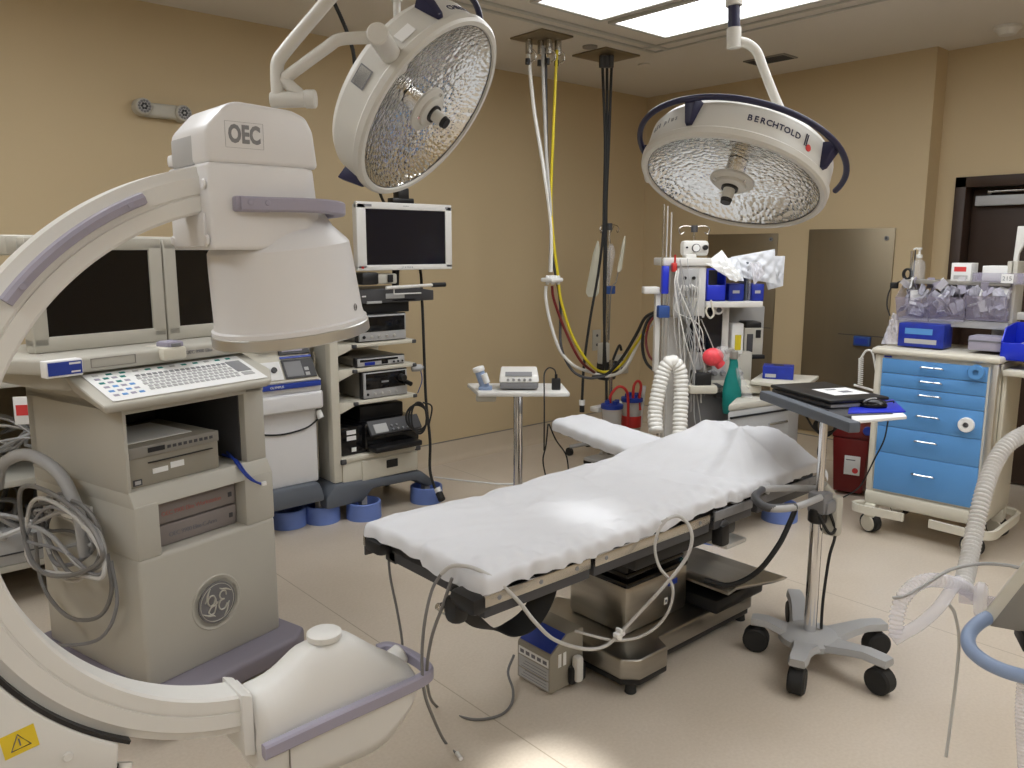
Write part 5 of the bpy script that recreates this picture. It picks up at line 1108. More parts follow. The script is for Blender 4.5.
# side cabinet with drawers and a shelf
K = Frame(*A.w(*A.p(735, 412, -.15))[:2], -20); kx = K
M = MB('cream_plastic')
sw = Frame(*at(755, 385, 4.95)[:2], -75)
zs = at(755, 384, 4.95).z
sht = [(0, .0), (.42, .0), (.42, .30), (0, .42)]
Ai = Matrix.Rotation(-A.rz, 4, 'Z') @ Matrix.Translation((-A.o.x, -A.o.y, 0))
def toA(P): return Ai @ Vector(P)
c4 = [at(750, 381, 4.95), at(803, 386, 4.45), at(820, 376, 4.85), at(765, 371, 5.35)]
zz = sum(p_.z for p_ in c4)/4
c4 = [onz(750, 381, .83), onz(804, 387, .83), onz(819, 376, .83), onz(762, 373, .83)]
M.hexa([toA((p_.x, p_.y, .81)) for p_ in c4], [toA((p_.x, p_.y, .832)) for p_ in c4], .004); M.build('side_shelf', t)
d0 = onz(741, 411, .72)
M = MB('light_grey'); c5 = [onz(728, 412, .70), onz(790, 403, .70), onz(800, 396, .70), onz(742, 398, .70)]
q5 = [toA((p_.x, p_.y, 0)) for p_ in c5]
M.hexa([Vector((p_.x, p_.y, .14)) for p_ in q5], [Vector((p_.x, p_.y, .70)) for p_ in q5], .01, m='light_grey'); M.hexa([Vector((p_.x, p_.y, .70)) for p_ in q5], [Vector((p_.x, p_.y, .74)) for p_ in q5], .01, m='beige_plastic'); dc = M.build('drawer_cabinet', t)
M = MB('black_plastic'); u5 = (q5[1]-q5[0]); n5 = Vector((u5.y, -u5.x, 0)).normalized()
a5 = q5[0]+u5*.03+n5*.006; b5 = q5[0]+u5*.97+n5*.006
for z in (.665,): M.tube([Vector((a5.x, a5.y, z)), Vector((b5.x, b5.y, z))], .001, flat=(.004, .005), smooth=0)
M.build('drawer_gap', dc)
M = MB('chrome'); a5 = q5[0]+u5*.62+n5*.02; b5 = q5[0]+u5*.92+n5*.02
for z in (.60,): M.tube([Vector((a5.x, a5.y, z)), Vector((b5.x, b5.y, z))], .008, 8, smooth=0)
M.build('drawer_handle', dc)
for (x, y) in ((3.64, 2.46), (4.22, 2.39)):
    P = toA((x, y, 0)); M = MB('rubber'); M.cyl((P.x-.015, P.y, .055), (P.x+.015, P.y, .055), .045, n=18, bev=.006); M.box((P.x-.02, P.y-.02, .08), (P.x+.02, P.y+.02, .14), .006, m='light_grey'); M.build('caster', t)
P1 = toA((3.64, 2.46, 0)); P2 = toA((4.22, 2.39, 0)); M = MB('light_grey')
M.tube([Vector((P1.x, P1.y, .15)), Vector((P2.x, P2.y, .15))], .02, flat=(.05, .02), smooth=0); M.tube([Vector((P1.x, P1.y, .15)), Vector((.0, .35, .16))], .02, flat=(.05, .02), smooth=0); M.tube([Vector((P2.x, P2.y, .15)), Vector((.45, .35, .16))], .02, flat=(.05, .02), smooth=0); M.build('base_frame', t)
# dangling monitoring leads (belong to the machine, one bundle)
rnd = random.Random(3); 
M = MB('cable_light')
for k in range(22):
    u0 = 671+rnd.random()*30; v0 = 258+rnd.random()*45; u1 = 672+rnd.random()*36; v1 = 345+rnd.random()*90; yy = -.13-.05*rnd.random(); mm = ('cable_light', 'white_tube', 'light_grey', 'grey_tube')[k % 4]
    M.tube([A.p(u0, v0, yy), A.p(u0+(rnd.random()-.5)*10, v0+18, yy-.02), A.p((u0+u1)/2+(rnd.random()-.5)*12, (v0+v1)/2, yy-.03), A.p(u1+(rnd.random()-.5)*8, v1-18, yy-.01), A.p(u1, v1, yy)], .0032, 6, m=mm)
M.build('lead_bundle', t)
M = MB('black_plastic'); ab2(M, 688, 316, 702, 319, -.14, -.12, .002); M.tube([A.p(700, 317, -.13), A.p(708, 335, -.13), A.p(715, 352, -.13)], .003, 6, m='cable_light'); M.build('lead_clip', t)
M = MB('coral'); P = [A.p(*q_, -.16) for q_ in ((708, 305), (706, 312), (710, 318), (714, 314), (712, 306), (711, 300))]; M.tube(P, .006, 7, m='cream_plastic'); M.build('tube_loop', t)
# things on the machine
def onA(nm, label, cat, u0, v0, u1, v1, y0, y1, fn):
    x0, x1, z0, z1 = A.bb(u0, v0, u1, v1, y0); c = A.w((x0+x1)/2, (y0+y1)/2, z0); d = thing(nm, label, cat, c, A.rz); fn(d, (x1-x0)/2, (y1-y0)/2, z1-z0); return d
def f_bin(d, w_, e, h):
    M = MB('royal_blue'); M.box((-w_, -e, 0), (w_, e, .012), .003); M.box((-w_, e-.008, 0), (w_, e, h), .003); M.box((-w_, -e, 0), (-w_+.008, e, h), .003); M.box((w_-.008, -e, 0), (w_, e, h), .003); M.box((-w_, -e, 0), (w_, -e+.008, h*.5), .003); M.build('bin', d)
    M = MB('dark_grey'); M.box((-w_+.008, -e*.3, h*.3), (w_-.03, e-.01, h*.95), .006); M.build('lining', d)
onA('parts_bin', 'open royal blue bin on the white shelf of the anaesthesia machine', 'bin', 707, 269, 726, 301, -.09, .10, f_bin)
def f_box(d, w_, e, h):
    M = MB('box_blue'); M.box((-w_, -e, 0), (w_, e, h), .003); M.build('carton', d); M = MB('paper'); M.box((-w_*.5, -e-.001, h*.45), (w_*.4, -e+.001, h*.62), 0, m='light_grey'); M.build('label', d)
onA('supply_box', 'long dark blue box on the machine shelf beside the blue bin', 'box', 729, 284, 744, 301, -.08, .10, f_box)
onA('supply_box', 'short dark blue box at the right end of the machine shelf', 'box', 752, 284, 764, 301, -.08, .10, f_box)
def f_div(d, w_, e, h): M = MB('clear_plastic'); M.box((-w_, -e, 0), (w_, e, h), .001); M.build('pane', d)
onA('clear_divider', 'upright clear plastic divider standing between the dark blue boxes', 'divider', 749, 264, 751, 301, -.08, .08, f_div)
onA('clear_divider', 'darker upright divider left of the clear one on the machine shelf', 'divider', 746, 262, 748, 301, -.04, .08, lambda d, w_, e, h: (lambda M: (M.box((-w_, -e, 0), (w_, e, h), .001), M.build('pane', d)))(MB('slate')))
def packet(name, label, pts, mm, th=.03, seed=1):
    """crumpled flat packet with the given outline"""
    P = [A.w(*A.p(u, v, y)) for u, v, y in pts]; c = sum(P, Vector())/len(P); M = MB(mm); bm = bmesh.new(); n_ = 20
    a, b, d_, e = P
    nrm = (b-a).cross(e-a).normalized(); V = []
    for s_ in (1, -1):
        L_ = []
        for i in range(n_+1):
            row = []
            for j in range(n_+1):
                x = i/n_; y = j/n_; q_ = a.lerp(b, x).lerp(e.lerp(d_, x), y); w_ = (sin(pi*x)*sin(pi*y))**.5 if 0 < i < n_ and 0 < j < n_ else 0
                row.append(bm.verts.new(q_-c+nrm*s_*(th*w_*(.5+.5*sin(x*17+seed)*cos(y*14+seed*2)+.12*sin((x+y)*31+seed)))))
            L_.append(row)
        V.append(L_)
        for i in range(n_):
            for j in range(n_): bm.faces.new((L_[i][j], L_[i+1][j], L_[i+1][j+1], L_[i][j+1]))
    bmesh.ops.remove_doubles(bm, verts=bm.verts, dist=1e-5); bmesh.ops.recalc_face_normals(bm, faces=bm.faces); M._add(bm, None)
    o = M.build(name); o.location = c; return tag(o, label, 'packet')
packet('wrapped_packet', 'white crumpled packet with printed text folded over the blue bin', [(705, 263, -.1), (722, 250, .0), (742, 278, -.12), (736, 282, -.14)], 'paper', .035, 2)
packet('wrapped_packet', 'white wrapped packet draped forward over the long dark blue box', [(712, 262, -.05), (738, 256, .0), (744, 281, -.12), (730, 280, -.14)], 'packet_film', .025, 5)
packet('wrapped_packet', 'large clear-wrapped packet leaning out at the right end of the shelf', [(731, 257, .0), (775, 249, -.02), (776, 284, -.06), (744, 278, -.05)], 'packet_film', .025, 3)
packet('wrapped_packet', 'rearmost white packet at the far right of the machine shelf', [(758, 256, .06), (785, 256, .06), (783, 286, .02), (768, 290, .02)], 'packet_film', .02, 7)
packet('face_mask_pack', 'pale blue patterned face mask pack lying on the wrapped packet', [(750, 263, -.09), (759, 262, -.09), (765, 274, -.10), (754, 285, -.10)], 'clear_hose', .008, 4)
q = A.w(*A.p(713, 357, -.2))
t_ = thing('breathing_bag_pack', 'bright coral red bag in clear wrap hanging at the machine front', 'breathing bag', q, A.rz)
M = MB('coral'); M.sphere((0, 0, 0), .062, sc=(1.0, .7, .85)); M.tube([(.03, 0, -.03), (.05, 0, -.05)], .03, 10); M.build('bag', t_)
M = MB('clear_plastic'); M.sphere((.055, 0, .02), .06, sc=(1.0, .7, .75)); M.build('wrap', t_)
q = A.w(*A.p(734, 352, -.22))
t_ = thing('breathing_bag', 'teal green breathing bag hanging in front of the anaesthesia machine', 'breathing bag', q, A.rz)
M = MB('teal'); z1 = A.p(733, 415, -.22).z-q.z
prof = [(.022, -.03), (.024, -.06), (.030, -.10), (.046, -.16), (.055, -.22), (.056, z1*.85), (.045, z1+.01), (.0, z1)]
M.lathe([(r, z) for r, z in prof], n=24)
M.T = Matrix.Identity(4); b_ = M.build('bag', t_); 
for v in b_.data.vertices: v.co.y *= .7; v.co.x += .004*sin(v.co.z*60+v.co.y*40)
M = MB('warm_grey'); M.cyl((0, 0, -.04), (0, 0, .005), .024, n=18, bev=.004); M.tube([(0, 0, 0), (-.02, 0, .01), (-.05, 0, 0)], .014, 10); M.build('neck', t_)
t0 = [A.w(*A.p(u, v, -.26)) for u, v in ((738, 368), (741, 380), (747, 395), (753, 410), (758, 425))]
M = MB('clear_plastic'); M.tube(t0, lambda s_: .014+.022*s_, 12); o = M.build('clear_sleeve'); origin_to(o, t0[0]); tag(o, 'clear plastic sleeve hanging slanted beside the teal bag', 'sleeve')
# glove box on the side shelf
cc = onz(778, 378, .832); t_ = thing('glove_box', 'blue glove box with an oval opening on the pale side shelf', 'box', (cc.x, cc.y, .833), radians(-62))
M = MB('box_blue'); M.box((-.085, -.06, 0), (.085, .06, .075), .003); M.build('carton', t_); M = MB('black_plastic'); M.cyl((0, 0, .074), (0, 0, .0765), .03, n=20); M.build('opening', t_); M = MB('light_grey'); M.box((-.07, -.0612, .01), (-.01, -.0602, .03), 0); M.build('label', t_)
# black and coloured hoses from the machine's back to the wall side
cable('machine_hose', [at(655, 312, 5.2), at(645, 318, 5.25), at(636, 335, 5.3), at(622, 358, 5.35), at(607, 374, 5.4), at(592, 377, 5.4)], .011, 'rubber', 'black hose bending left from the anaesthesia machine to the hanging bundle')
cable('machine_hose', [at(656, 314, 5.15), at(648, 320, 5.15), at(643, 335, 5.15), at(643, 352, 5.15), at(648, 365, 5.1), at(660, 374, 5.0)], .010, 'rubber', 'black hose dropping from the arm of the anaesthesia machine, outer of two')
cable('machine_hose', [at(657, 316, 5.1), at(650, 322, 5.1), at(646, 340, 5.1), at(650, 357, 5.05), at(662, 366, 5.0)], .008, 'sharps_red', 'dark red hose beside the black ones at the anaesthesia machine')
# forced-air warming hose (upside-down U)
cable('warming_hose', [at(656, 432, 4.30), at(655, 412, 4.35), at(659, 388, 4.38), at(664, 370, 4.40), at(672, 362, 4.40), at(680, 372, 4.40), at(681, 395, 4.38), at(680, 420, 4.34), at(679, 440, 4.30)], .036, 'white_tube', 'fat white corrugated hose bent in an upside-down U beside the anaesthesia machine', n=20, smooth=10, corr=(.024, .006))

# ================================================================ BLUE DRAWER CART
B = Frame(*onz(862, 530, 0)[:2], -86.4)
t = thing('supply_cart', 'cream supply cart with six bright blue drawers', 'drawer cart', B.loc, B.rz)
DP = .46
M = MB('cream_plastic'); M.box((.035, .004, .19), (.575, DP, 1.015), .006); M.box((.0, .0, .19), (.04, .05, 1.015), .012); M.box((.565, .0, .19), (.605, .05, 1.015), .012, m='aluminium'); M.box((.0, .04, .19), (.606, DP, 1.01), .006); M.build('cabinet', t)
M = MB('cream_plastic'); M.box((-.015, -.02, 1.015), (.615, DP+.01, 1.048), .012, seg=3); M.build('worktop', t)
M = MB('cream_plastic'); M.box((.0, -.01, .165), (.60, DP, .245), .015); M.build('plinth', t)
zz = [.992, .933, .872, .808, .672, .535, .262]
vs = [357, 371.5, 384.5, 398, 424.5, 450.5, 489]
for i in range(6):
    z1 = B.p(879, vs[i], 0).z; z0 = B.p(877, vs[i+1], 0).z; M = MB('drawer_blue'); M.box((.045, -.010, z0+.002), (.558, .01, z1-.002), .002); d = M.build('drawer', t)
    zc = (z0+z1)/2+.01 if i < 4 else (z0+z1)/2+.02; M = MB('chrome'); M.tube([(.245, -.010, zc-.008), (.25, -.03, zc), (.30, -.036, zc), (.35, -.03, zc), (.355, -.010, zc-.008)], .005, 8); M.build('handle', d)
for u, v, mm in ((977, 372, 'drawer_blue'), (967, 424.5, 'paper')):
    P = B.p(u, v, -.012); M = MB(mm); M.lathe([(.014, 0), (.036, 0), (.038, .003), (.038, .022), (.036, .025), (.014, .025)], Matrix.Translation((P.x, -.012, P.z)) @ Matrix.Rotation(pi/2, 4, 'X'), 32); M.cyl((P.x, -.012, P.z), (P.x, -.026, P.z), .014, n=16, m='print_grey' if mm == 'paper' else 'drawer_blue'); o = M.build('tape_roll'); o.location = B.loc; o.rotation_euler = (0, 0, B.rz); tag(o, 'blue tape roll on the top drawer of the blue cart' if mm != 'paper' else 'white tape roll on the fourth drawer of the blue cart', 'tape roll')
M = MB('grip_lavender'); M.box((.05, -.003, 1.0), (.09, .0, 1.008), 0, m='box_blue'); M.build('badge', t)
for pts in ([(.03, .05, .15), (-.03, .0, .15), (-.035, -.06, .15), (.02, -.085, .15), (.12, -.08, .15), (.24, -.075, .15)], [(.37, -.075, .15), (.45, -.085, .15), (.58, -.09, .15), (.66, -.05, .15), (.67, .10, .15), (.67, .40, .15), (.60, .47, .15)]):
    M = MB('cream_plastic'); P = spline(pts, 6); path = []
    for i, c in enumerate(P):
        d_ = (P[min(i+1, len(P)-1)]-P[max(0, i-1)]).normalized(); path.append((c, Vector((0, 0, 1)), d_.cross(Vector((0, 0, 1)))))
    M.sweep(path, [(-.022, -.008), (-.016, -.014), (.016, -.014), (.022, -.008), (.022, .008), (-.022, .008)]); M.build('bumper_rail', t)
for x, y in ((.04, -.0), (.56, .0), (.05, .42), (.57, .42)):
    M = MB('cream_plastic'); M.box((x-.03, y-.03, .09), (x+.03, y+.05, .17), .012); M.cyl((x-.01, y-.022, .055), (x-.006, y-.012, .055), .046, n=24, bev=.004); M.cyl((x+.006, y+.032, .055), (x+.010, y+.042, .055), .046, n=24, bev=.004); cs = M.build('caster', t)
    M = MB('rubber'); M.cyl((x-.006, y-.014, .057), (x+.006, y+.034, .057), .057, n=24, bev=.006); M.build('wheel', cs)
M = MB('cream_plastic'); M.box((.615, .02, .955), (1.05, .44, .985), .008); M.box((.61, .06, .6), (.63, .10, .97), .004); M.build('side_shelf', t)
M = MB('steel'); M.tube([(-.10, .2, 1.0), (-.06, .2, 1.03), (-.015, .2, 1.02)], .005, 8, m='white_tube')
pts = []; 
for k in range(64): pts.append(B.p(861-.10*k*.12, 358+.42*k, .12)+Vector((.012*cos(k*1.3), .012*sin(k*1.3), 0)))
M.tube(pts, .004, 6, smooth=2, m='white_tube'); M.tube([B.p(861, 358, .12), B.p(866, 351, .12), B.p(872, 352, .12), B.p(875, 365, .12), B.p(876, 372, .1)], .006, 8, m='white_tube'); M.tube([B.p(854, 385, .12), B.p(865, 388, .12), B.p(878, 392, .1)], .007, 8, m='white_tube'); M.build('side_handle', t)
# rack with tilted clear bins on top
t = thing('bin_rack', 'metal rack above the blue cart holding three clear bins of wrapped supplies', 'rack', B.w(0, 0, 1.048), B.rz)
zr = 1.048
def br(M, u0, v0, u1, v1, y0, y1, bev=.003, m=None):
    x0, x1, z0, z1 = B.bb(u0, v0, u1, v1, y0); M.box((x0, y0, z0-zr), (x1, y1, z1-zr), bev, m); return x0, x1, z0-zr, z1-zr
M = MB('warm_grey'); x0, x1, z0, z1 = br(M, 898, 320, 1008, 327, .20, .44, m='light_grey'); M.build('lower_shelf', t)
M = MB('warm_grey'); br(M, 903, 281, 1010, 285, .22, .44, m='warm_grey'); M.build('upper_shelf', t)
for u in (1008, 1014):
    M = MB('beige_plastic'); xx = B.p(u, 300, .3).x; M.box((xx-.01, .26, .0), (xx+.012, .42, .47), .004); M.build('upright', t)
xx = B.p(902, 300, .3).x; M = MB('beige_plastic'); M.box((xx-.01, .40, .0), (xx+.012, .43, .38), .004); M.build('upright', t)
cuts = [(897, 929), (930, 965), (967, 1007)]
wr = random.Random(5)
for i, (u0, u1) in enumerate(cuts):
    M = MB('frost'); x0, x1, z0, z1 = B.bb(u0, 290, u1, 321, .18); z0 -= zr; z1 -= zr
    M.box((x0, .18, z0), (x1, .40, z0+.004), .001); M.hexa([(x0, .20, z0), (x1, .20, z0), (x1, .204, z0), (x0, .204, z0)], [(x0-.004, .15, z0+.13), (x1+.004, .15, z0+.13), (x1+.004, .154, z0+.13), (x0-.004, .154, z0+.13)])
    for xk in (x0, x1-.003): M.prism([(.19, z0), (.40, z0), (.40, z0+.2), (.25, z0+.2), (.15, z0+.13)], 'x', xk, xk+.003)
    bn = M.build('clear_bin', t)
    M = MB('wrap')
    for k in range(70):
        c = Vector((x0+.02+wr.random()*(x1-x0-.04), .19+wr.random()*.15, z0+.03+wr.random()*(.15 if i == 2 else .18))); R_ = Euler((wr.random()*3, wr.random()*3, wr.random()*3)).to_matrix().to_4x4()
        M.box((-.03, -.018, -.002), (.03, .018, .002), .001, M=Matrix.Translation(c) @ R_, m=('wrap', 'wrap', 'paper', 'clear_hose', 'grip_lavender')[k % 5], seg=1)
    s_ = M.build('wrapped_supplies', t); s_['kind'] = 'stuff'
def onB(nm, label, cat, u0, v0, u1, v1, y0, y1, fn):
    x0, x1, z0, z1 = B.bb(u0, v0, u1, v1, y0); c = B.w((x0+x1)/2, (y0+y1)/2, z0); d = thing(nm, label, cat, c, B.rz); fn(d, (x1-x0)/2, (y1-y0)/2, z1-z0); return d
def f_carton(mm, lab=None, lid=None):
    def f(d, w_, e, h):
        M = MB(mm); M.box((-w_, -e, 0), (w_, e, h), .003); c_ = M.build('carton', d)
        if lab: M = MB(lab); M.box((-w_*.7, -e-.0012, h*.55), (w_*.5, -e+.0005, h*.8), 0); M.box((-w_*.7, -e-.0012, h*.15), (w_*.7, -e+.0005, h*.35), 0, m='light_grey'); M.build('label', d)
        if lid: M = MB(lid); M.box((-w_-.001, -e-.002, h*.62), (w_+.001, e, h*.74), 0); M.build('stripe', d)
    return f
onB('glove_box', 'big shiny blue box standing on the left of the blue cart top', 'box', 898, 324, 944, 347.5, .10, .24, f_carton('box_blue', 'drawer_blue'))
onB('supply_box', 'low pale box with a dark stripe on the blue cart top', 'box', 968, 337, 1003, 351, .08, .22, f_carton('grip_lavender', None, 'print_grey'))
onB('supply_box', 'small upright box with red print on top of the bin rack', 'box', 951, 263, 971, 282, .28, .40, f_carton('paper', 'red_print'))
onB('towel_stack', 'white stack of folded wipes on top of the bin rack', 'wipes', 982, 266, 1008, 281, .26, .42, f_carton('paper'))
onB('wire_tray', 'shallow clear tray with a paper tag at the right end of the rack top', 'tray', 972, 273, 1023, 284, .22, .28, lambda d, w_, e, h: ((lambda M: (M.box((-w_, -e, 0), (w_, -e+.004, h), .001), M.box((-w_, e-.004, 0), (w_, e, h), .001), M.box((-w_, -e, 0), (w_, e, .004), .001), M.build('tray', d)))(MB('frost')), (lambda M: (M.box((.02, -e-.003, .005), (.075, -e-.0005, h-.005), 0), M.text('215', .03, FRONT(.047, -e-.0035, h*.5), 'print_grey'), M.build('tag', d)))(MB('paper'))))
packet_pts = None
def f_bottle(d, w_, e, h):
    M = MB('clear_plastic'); M.lathe([(0, 0), (.034, 0), (.036, .006), (.036, .09), (.028, .115), (.014, .125), (.014, .135), (0, .135)], n=24); M.build('bottle', d)
    M = MB('white_plastic'); M.cyl((0, 0, .132), (0, 0, .152), .017, n=16, bev=.002); M.cyl((0, 0, .15), (0, 0, .18), .006, n=10); M.cyl((0, 0, .178), (0, 0, .19), .013, n=14); M.tube([(0, 0, .184), (-.02, 0, .186), (-.034, 0, .178)], .005, 8); M.build('pump', d)
onB('hand_sanitizer', 'clear pump bottle with a white pump on the left end of the rack top', 'bottle', 911, 252, 921, 282, .30, .38, f_bottle)
M = MB('rubber'); 
for k in range(3): c0 = B.p(907, 274, .33); M.tube([c0+Vector((.022*cos(a), .01*k, .028*sin(a))) for a in [2*pi*i/12 for i in range(12)]], .006, 6, closed=True, smooth=2)
M.tube([B.p(905, 280, .3), B.p(895, 284, .25), B.p(889, 292, .25), B.p(887, 305, .25), B.p(890, 316, .25)], .004, 6); M.box(B.p(894, 285, .28)-Vector((.02, .01, .02)), B.p(894, 285, .28)+Vector((.02, .02, .015)), .006)
o = M.build('charger_cable'); o.location = B.loc; o.rotation_euler = (0, 0, B.rz); tag(o, 'small black cable bundle beside the pump bottle on the rack', 'cable')
M = MB('steel'); P = B.p(911, 268, .4); M.cyl((P.x, .40, 1.04), (P.x, .40, B.p(911, 251, .4).z), .008, n=10); P2 = B.p(914, 268, .42); M.cyl((P2.x, .42, 1.04), (P2.x, .42, B.p(914, 250, .42).z), .004, n=8, m='dark_grey'); o = M.build('rack_rod'); o.location = B.loc; o.rotation_euler = (0, 0, B.rz); tag(o, 'thin metal rod standing up behind the pump bottle', 'rod')
# clear bag at the left end of the cart top
Aold = A; A = B
packet('clear_bag', 'crumpled translucent bag at the left end of the blue cart top', [(881, 344, .12), (897, 344, .12), (899, 316, .22), (893, 312, .25)], 'clear_hose', .03, 3)
A = Aold
# royal blue bin on the side shelf
def f_bin2(d, w_, e, h):
    M = MB('royal_blue'); M.box((-w_, -e, 0), (w_, e, .01), .003); M.box((-w_, e-.006, 0), (w_, e, h), .003)
    for x in (-w_, w_-.006): M.prism([(-e, 0), (e, 0), (e, h), (-e+.05, h*.9), (-e, h*.55)], 'x', x, x+.006)
    M.box((-w_, -e, 0), (w_, -e+.006, h*.5), .003); M.build('bin', d)
    M = MB('clear_plastic'); M.box((-w_*.7, -e*.5, .02), (w_*.9, e*.6, .05), .004, M=Matrix.Rotation(.5, 4, 'Y')); M.tube([(-.08, -.05, .04), (0, 0, .09), (.1, .02, .11)], .012, 8); M.build('wrapped_tubing', d)
onB('parts_bin', 'royal blue open bin of wrapped tubing at the far right of the cart', 'bin', 1001, 326, 1050, 362, .06, .30, f_bin2)
# white shelf frame at the far right edge
t = thing('chart_holder', 'white upright frame with an arched cut-out at the far right edge', 'holder', B.w(.72, .36, 0), B.rz)
x0, x1, z0, z1 = B.bb(1014, 226, 1050, 262, .36); M = MB('white_plastic')
out = [(x0-.72+.02, z1), (x1-.72, z1), (x1-.72, z0-.55), (x0-.72-.005, z0-.55), (x0-.72-.005, z0)]
w_ = x1-x0
M.prism([(x0-.72, z0-.2), (x0-.72+.012, z1), (x1-.72, z1), (x1-.72, z1-.03), (x0-.72+.055, z1-.08), (x0-.72+.03, z1-.14), (x0-.72+.025, z0-.2)], 'y', -.015, .015, .004); M.box((x0-.72-.06, -.02, z0-.30), (x1-.72, .02, z0-.26), .006); M.box((x0-.72-.06, -.02, z0-.40), (x1-.72, .02, z0-.36), .006); M.box((x0-.72+.02, -.02, .985), (x0-.72+.05, .02, z0-.2), .004); M.build('frame', t)
# sharps bin on the floor between the cabinet and the cart
q = onz(850, 498, 0); Sx = Frame(q.x+.05, q.y+.02, -75)
x0, x1, z0, z1 = Sx.bb(833, 432, 866, 490, 0)
t = thing('sharps_container', 'tall dark red waste bin between the laptop cart and the blue cart', 'waste bin', Sx.loc, Sx.rz)
M = MB('sharps_red'); M.hexa([(x0+.01, 0, .02), (x1-.01, 0, .02), (x1-.01, .28, .02), (x0+.01, .28, .02)], [(x0-.01, -.01, z1-.04), (x1+.01, -.01, z1-.04), (x1+.01, .30, z1-.04), (x0-.01, .30, z1-.04)], .01); M.build('bin', t)
M = MB('sharps_red'); M.box((x0-.015, -.015, z1-.04), (x1+.015, .305, z1+.02), .012); M.build('lid', t)
M = MB('paper'); a0, a1, b0, b1 = Sx.bb(844, 456, 860, 475, -.012); M.box((a0, -.012, b0), (a1, -.009, b1), .001); M.cyl(((a0+a1)/2+.02, -.012, b0+.03), ((a0+a1)/2+.02, -.0135, b0+.03), .018, n=20, m='red_print'); M.box((a0+.01, -.0128, b1-.03), (a1-.03, -.012, b1-.024), 0, m='print_grey'); M.build('label', t)
M = MB('blue_label'); P = Sx.p(868, 431, -.02); M.cyl((P.x, -.01, P.z), (P.x, -.04, P.z), .028, n=20, bev=.004); M.build('latch', t)
M = MB('white_plastic'); P = Sx.p(836, 424, .0); M.box((P.x-.05, .02, z1+.02), (P.x+.05, .14, z1+.13), .02); o = M.build('crumpled_bag'); o.location = Sx.loc; o.rotation_euler = (0, 0, Sx.rz); tag(o, 'pale bag on the lid of the dark red waste bin', 'bag')
M = MB('strap_blue'); e_ = at(863, 341, 1)-Vector((0, 0, EYE)); s_ = (WX-.016)/e_.x; P = Vector((WX-.016, e_.y*s_, e_.z*s_+EYE)); M.box((P.x-.03, P.y-.06, P.z-.035), (P.x, P.y+.06, P.z+.035), .006); M.box((P.x-.032, P.y-.045, P.z-.02), (P.x-.029, P.y+.045, P.z+.02), 0, m='blue_label'); o = M.build('cabinet_label_box'); origin_to(o, P); tag(o, 'small blue box fixed to the right steel cabinet door', 'label box')

# ================================================================ LAPTOP CART
L = Frame(2.80, 1.43, 0)
t = thing('laptop_cart', 'rolling laptop stand with chrome pole and five black casters', 'laptop stand', L.loc)
def lw(x, y, z): return Vector((x-2.80, y-1.43, z))
feet = [onz(797, 680, .05), onz(880, 680, .05), onz(756, 638, .05), onz(876, 643, .05), onz(794, 612, .05)]
hub = lw(2.80, 1.43, 0)
M = MB('light_grey'); M.lathe([(0, .075), (.095, .075), (.115, .082), (.115, .105), (.095, .118), (.03, .125), (0, .125)], n=28); M.build('hub', t)
for p_ in feet:
    d_ = Vector((p_.x-2.80, p_.y-1.43, 0)); l_ = d_.length; u_ = d_.normalized(); v_ = Vector((-u_.y, u_.x, 0))
    M = MB('light_grey'); path = []
    for a, z, wd in ((.04, .098, .06), (.35, .100, .056), (.6, .116, .042), (.8, .128, .036), (1.0, .128, .036), (1.10, .126, .030)):
        path.append((u_*l_*a+Vector((0, 0, z)), v_*wd, Vector((0, 0, .014))))
    M.sweep(path, [(-1, -.6), (-.8, 1), (.8, 1), (1, -.6), (.8, -1), (-.8, -1)]); lg = M.build('leg', t)
    M = MB('rubber'); c = u_*l_; M.cyl(c+v_*.030+Vector((0, 0, .05)), c-v_*.030+Vector((0, 0, .05)), .05, n=24, bev=.008); M.cyl(c+Vector((0, 0, .06)), c+Vector((0, 0, .118)), .018, n=12); M.build('caster', lg)
M = MB('black_plastic'); M.box((-.20, -.01, .03), (-.12, .03, .045), .01, M=Matrix.Rotation(radians(20), 4, 'Z')); M.build('brake_pedal', t)
M = MB('chrome'); M.cyl((0, 0, .11), (0, 0, .60), .024, n=28); M.cyl((.006, 0, .60), (.006, 0, .99), .015, n=24); M.build('pole', t)
M = MB('black_plastic'); M.cyl((0, 0, .56), (0, 0, .62), .034, n=24, bev=.006); M.box((-.03, -.04, .60), (.04, .03, .68), .01, m='mid_grey'); M.build('height_collar', t)
hz = .665; loop = [onz(822, 497, hz), onz(795, 507, .69), onz(768, 508, .70), onz(755, 498, .71), onz(762, 490, .70), onz(790, 488, .68), onz(825, 489, hz)]
M = MB('light_grey'); M.tube([p_-Vector((2.80, 1.43, 0)) for p_ in loop], .013, 10, flat=None); M.build('push_handle', t)
M = MB('dark_grey'); M.tube([p_-Vector((2.80, 1.43, -.001)) for p_ in loop[1:5]], .0145, 10); M.build('handle_grip', t)
M = MB('beige_plastic'); M.tube([(.03, .0, .70), (.07, -.02, .64), (.075, -.03, .55), (.07, -.03, .50)], .018, 10); M.box((.04, -.06, .5), (.09, .0, .66), .015); M.box((-.02, -.05, .60), (.10, .03, .65), .01, m='mid_grey'); M.build('cable_bracket', t)
M = MB('rubber'); M.tube([(.02, -.03, .62), (.05, -.05, .52), (.035, -.04, .42), (.03, -.03, .25), (.03, -.03, .13)], .006, 8); M.tube([(-.03, -.02, .6), (.0, -.05, .53), (.05, -.05, .54), (.09, -.02, .62), (.08, 0, .68)], .006, 8); M.build('power_cable', t)
TZ = 1.0
N0 = onz(850, 421, TZ); L0 = onz(764, 391, TZ); uL = (L0-N0); lenU = uL.length; uL.normalize(); vL = Vector((uL.y, -uL.x, 0))
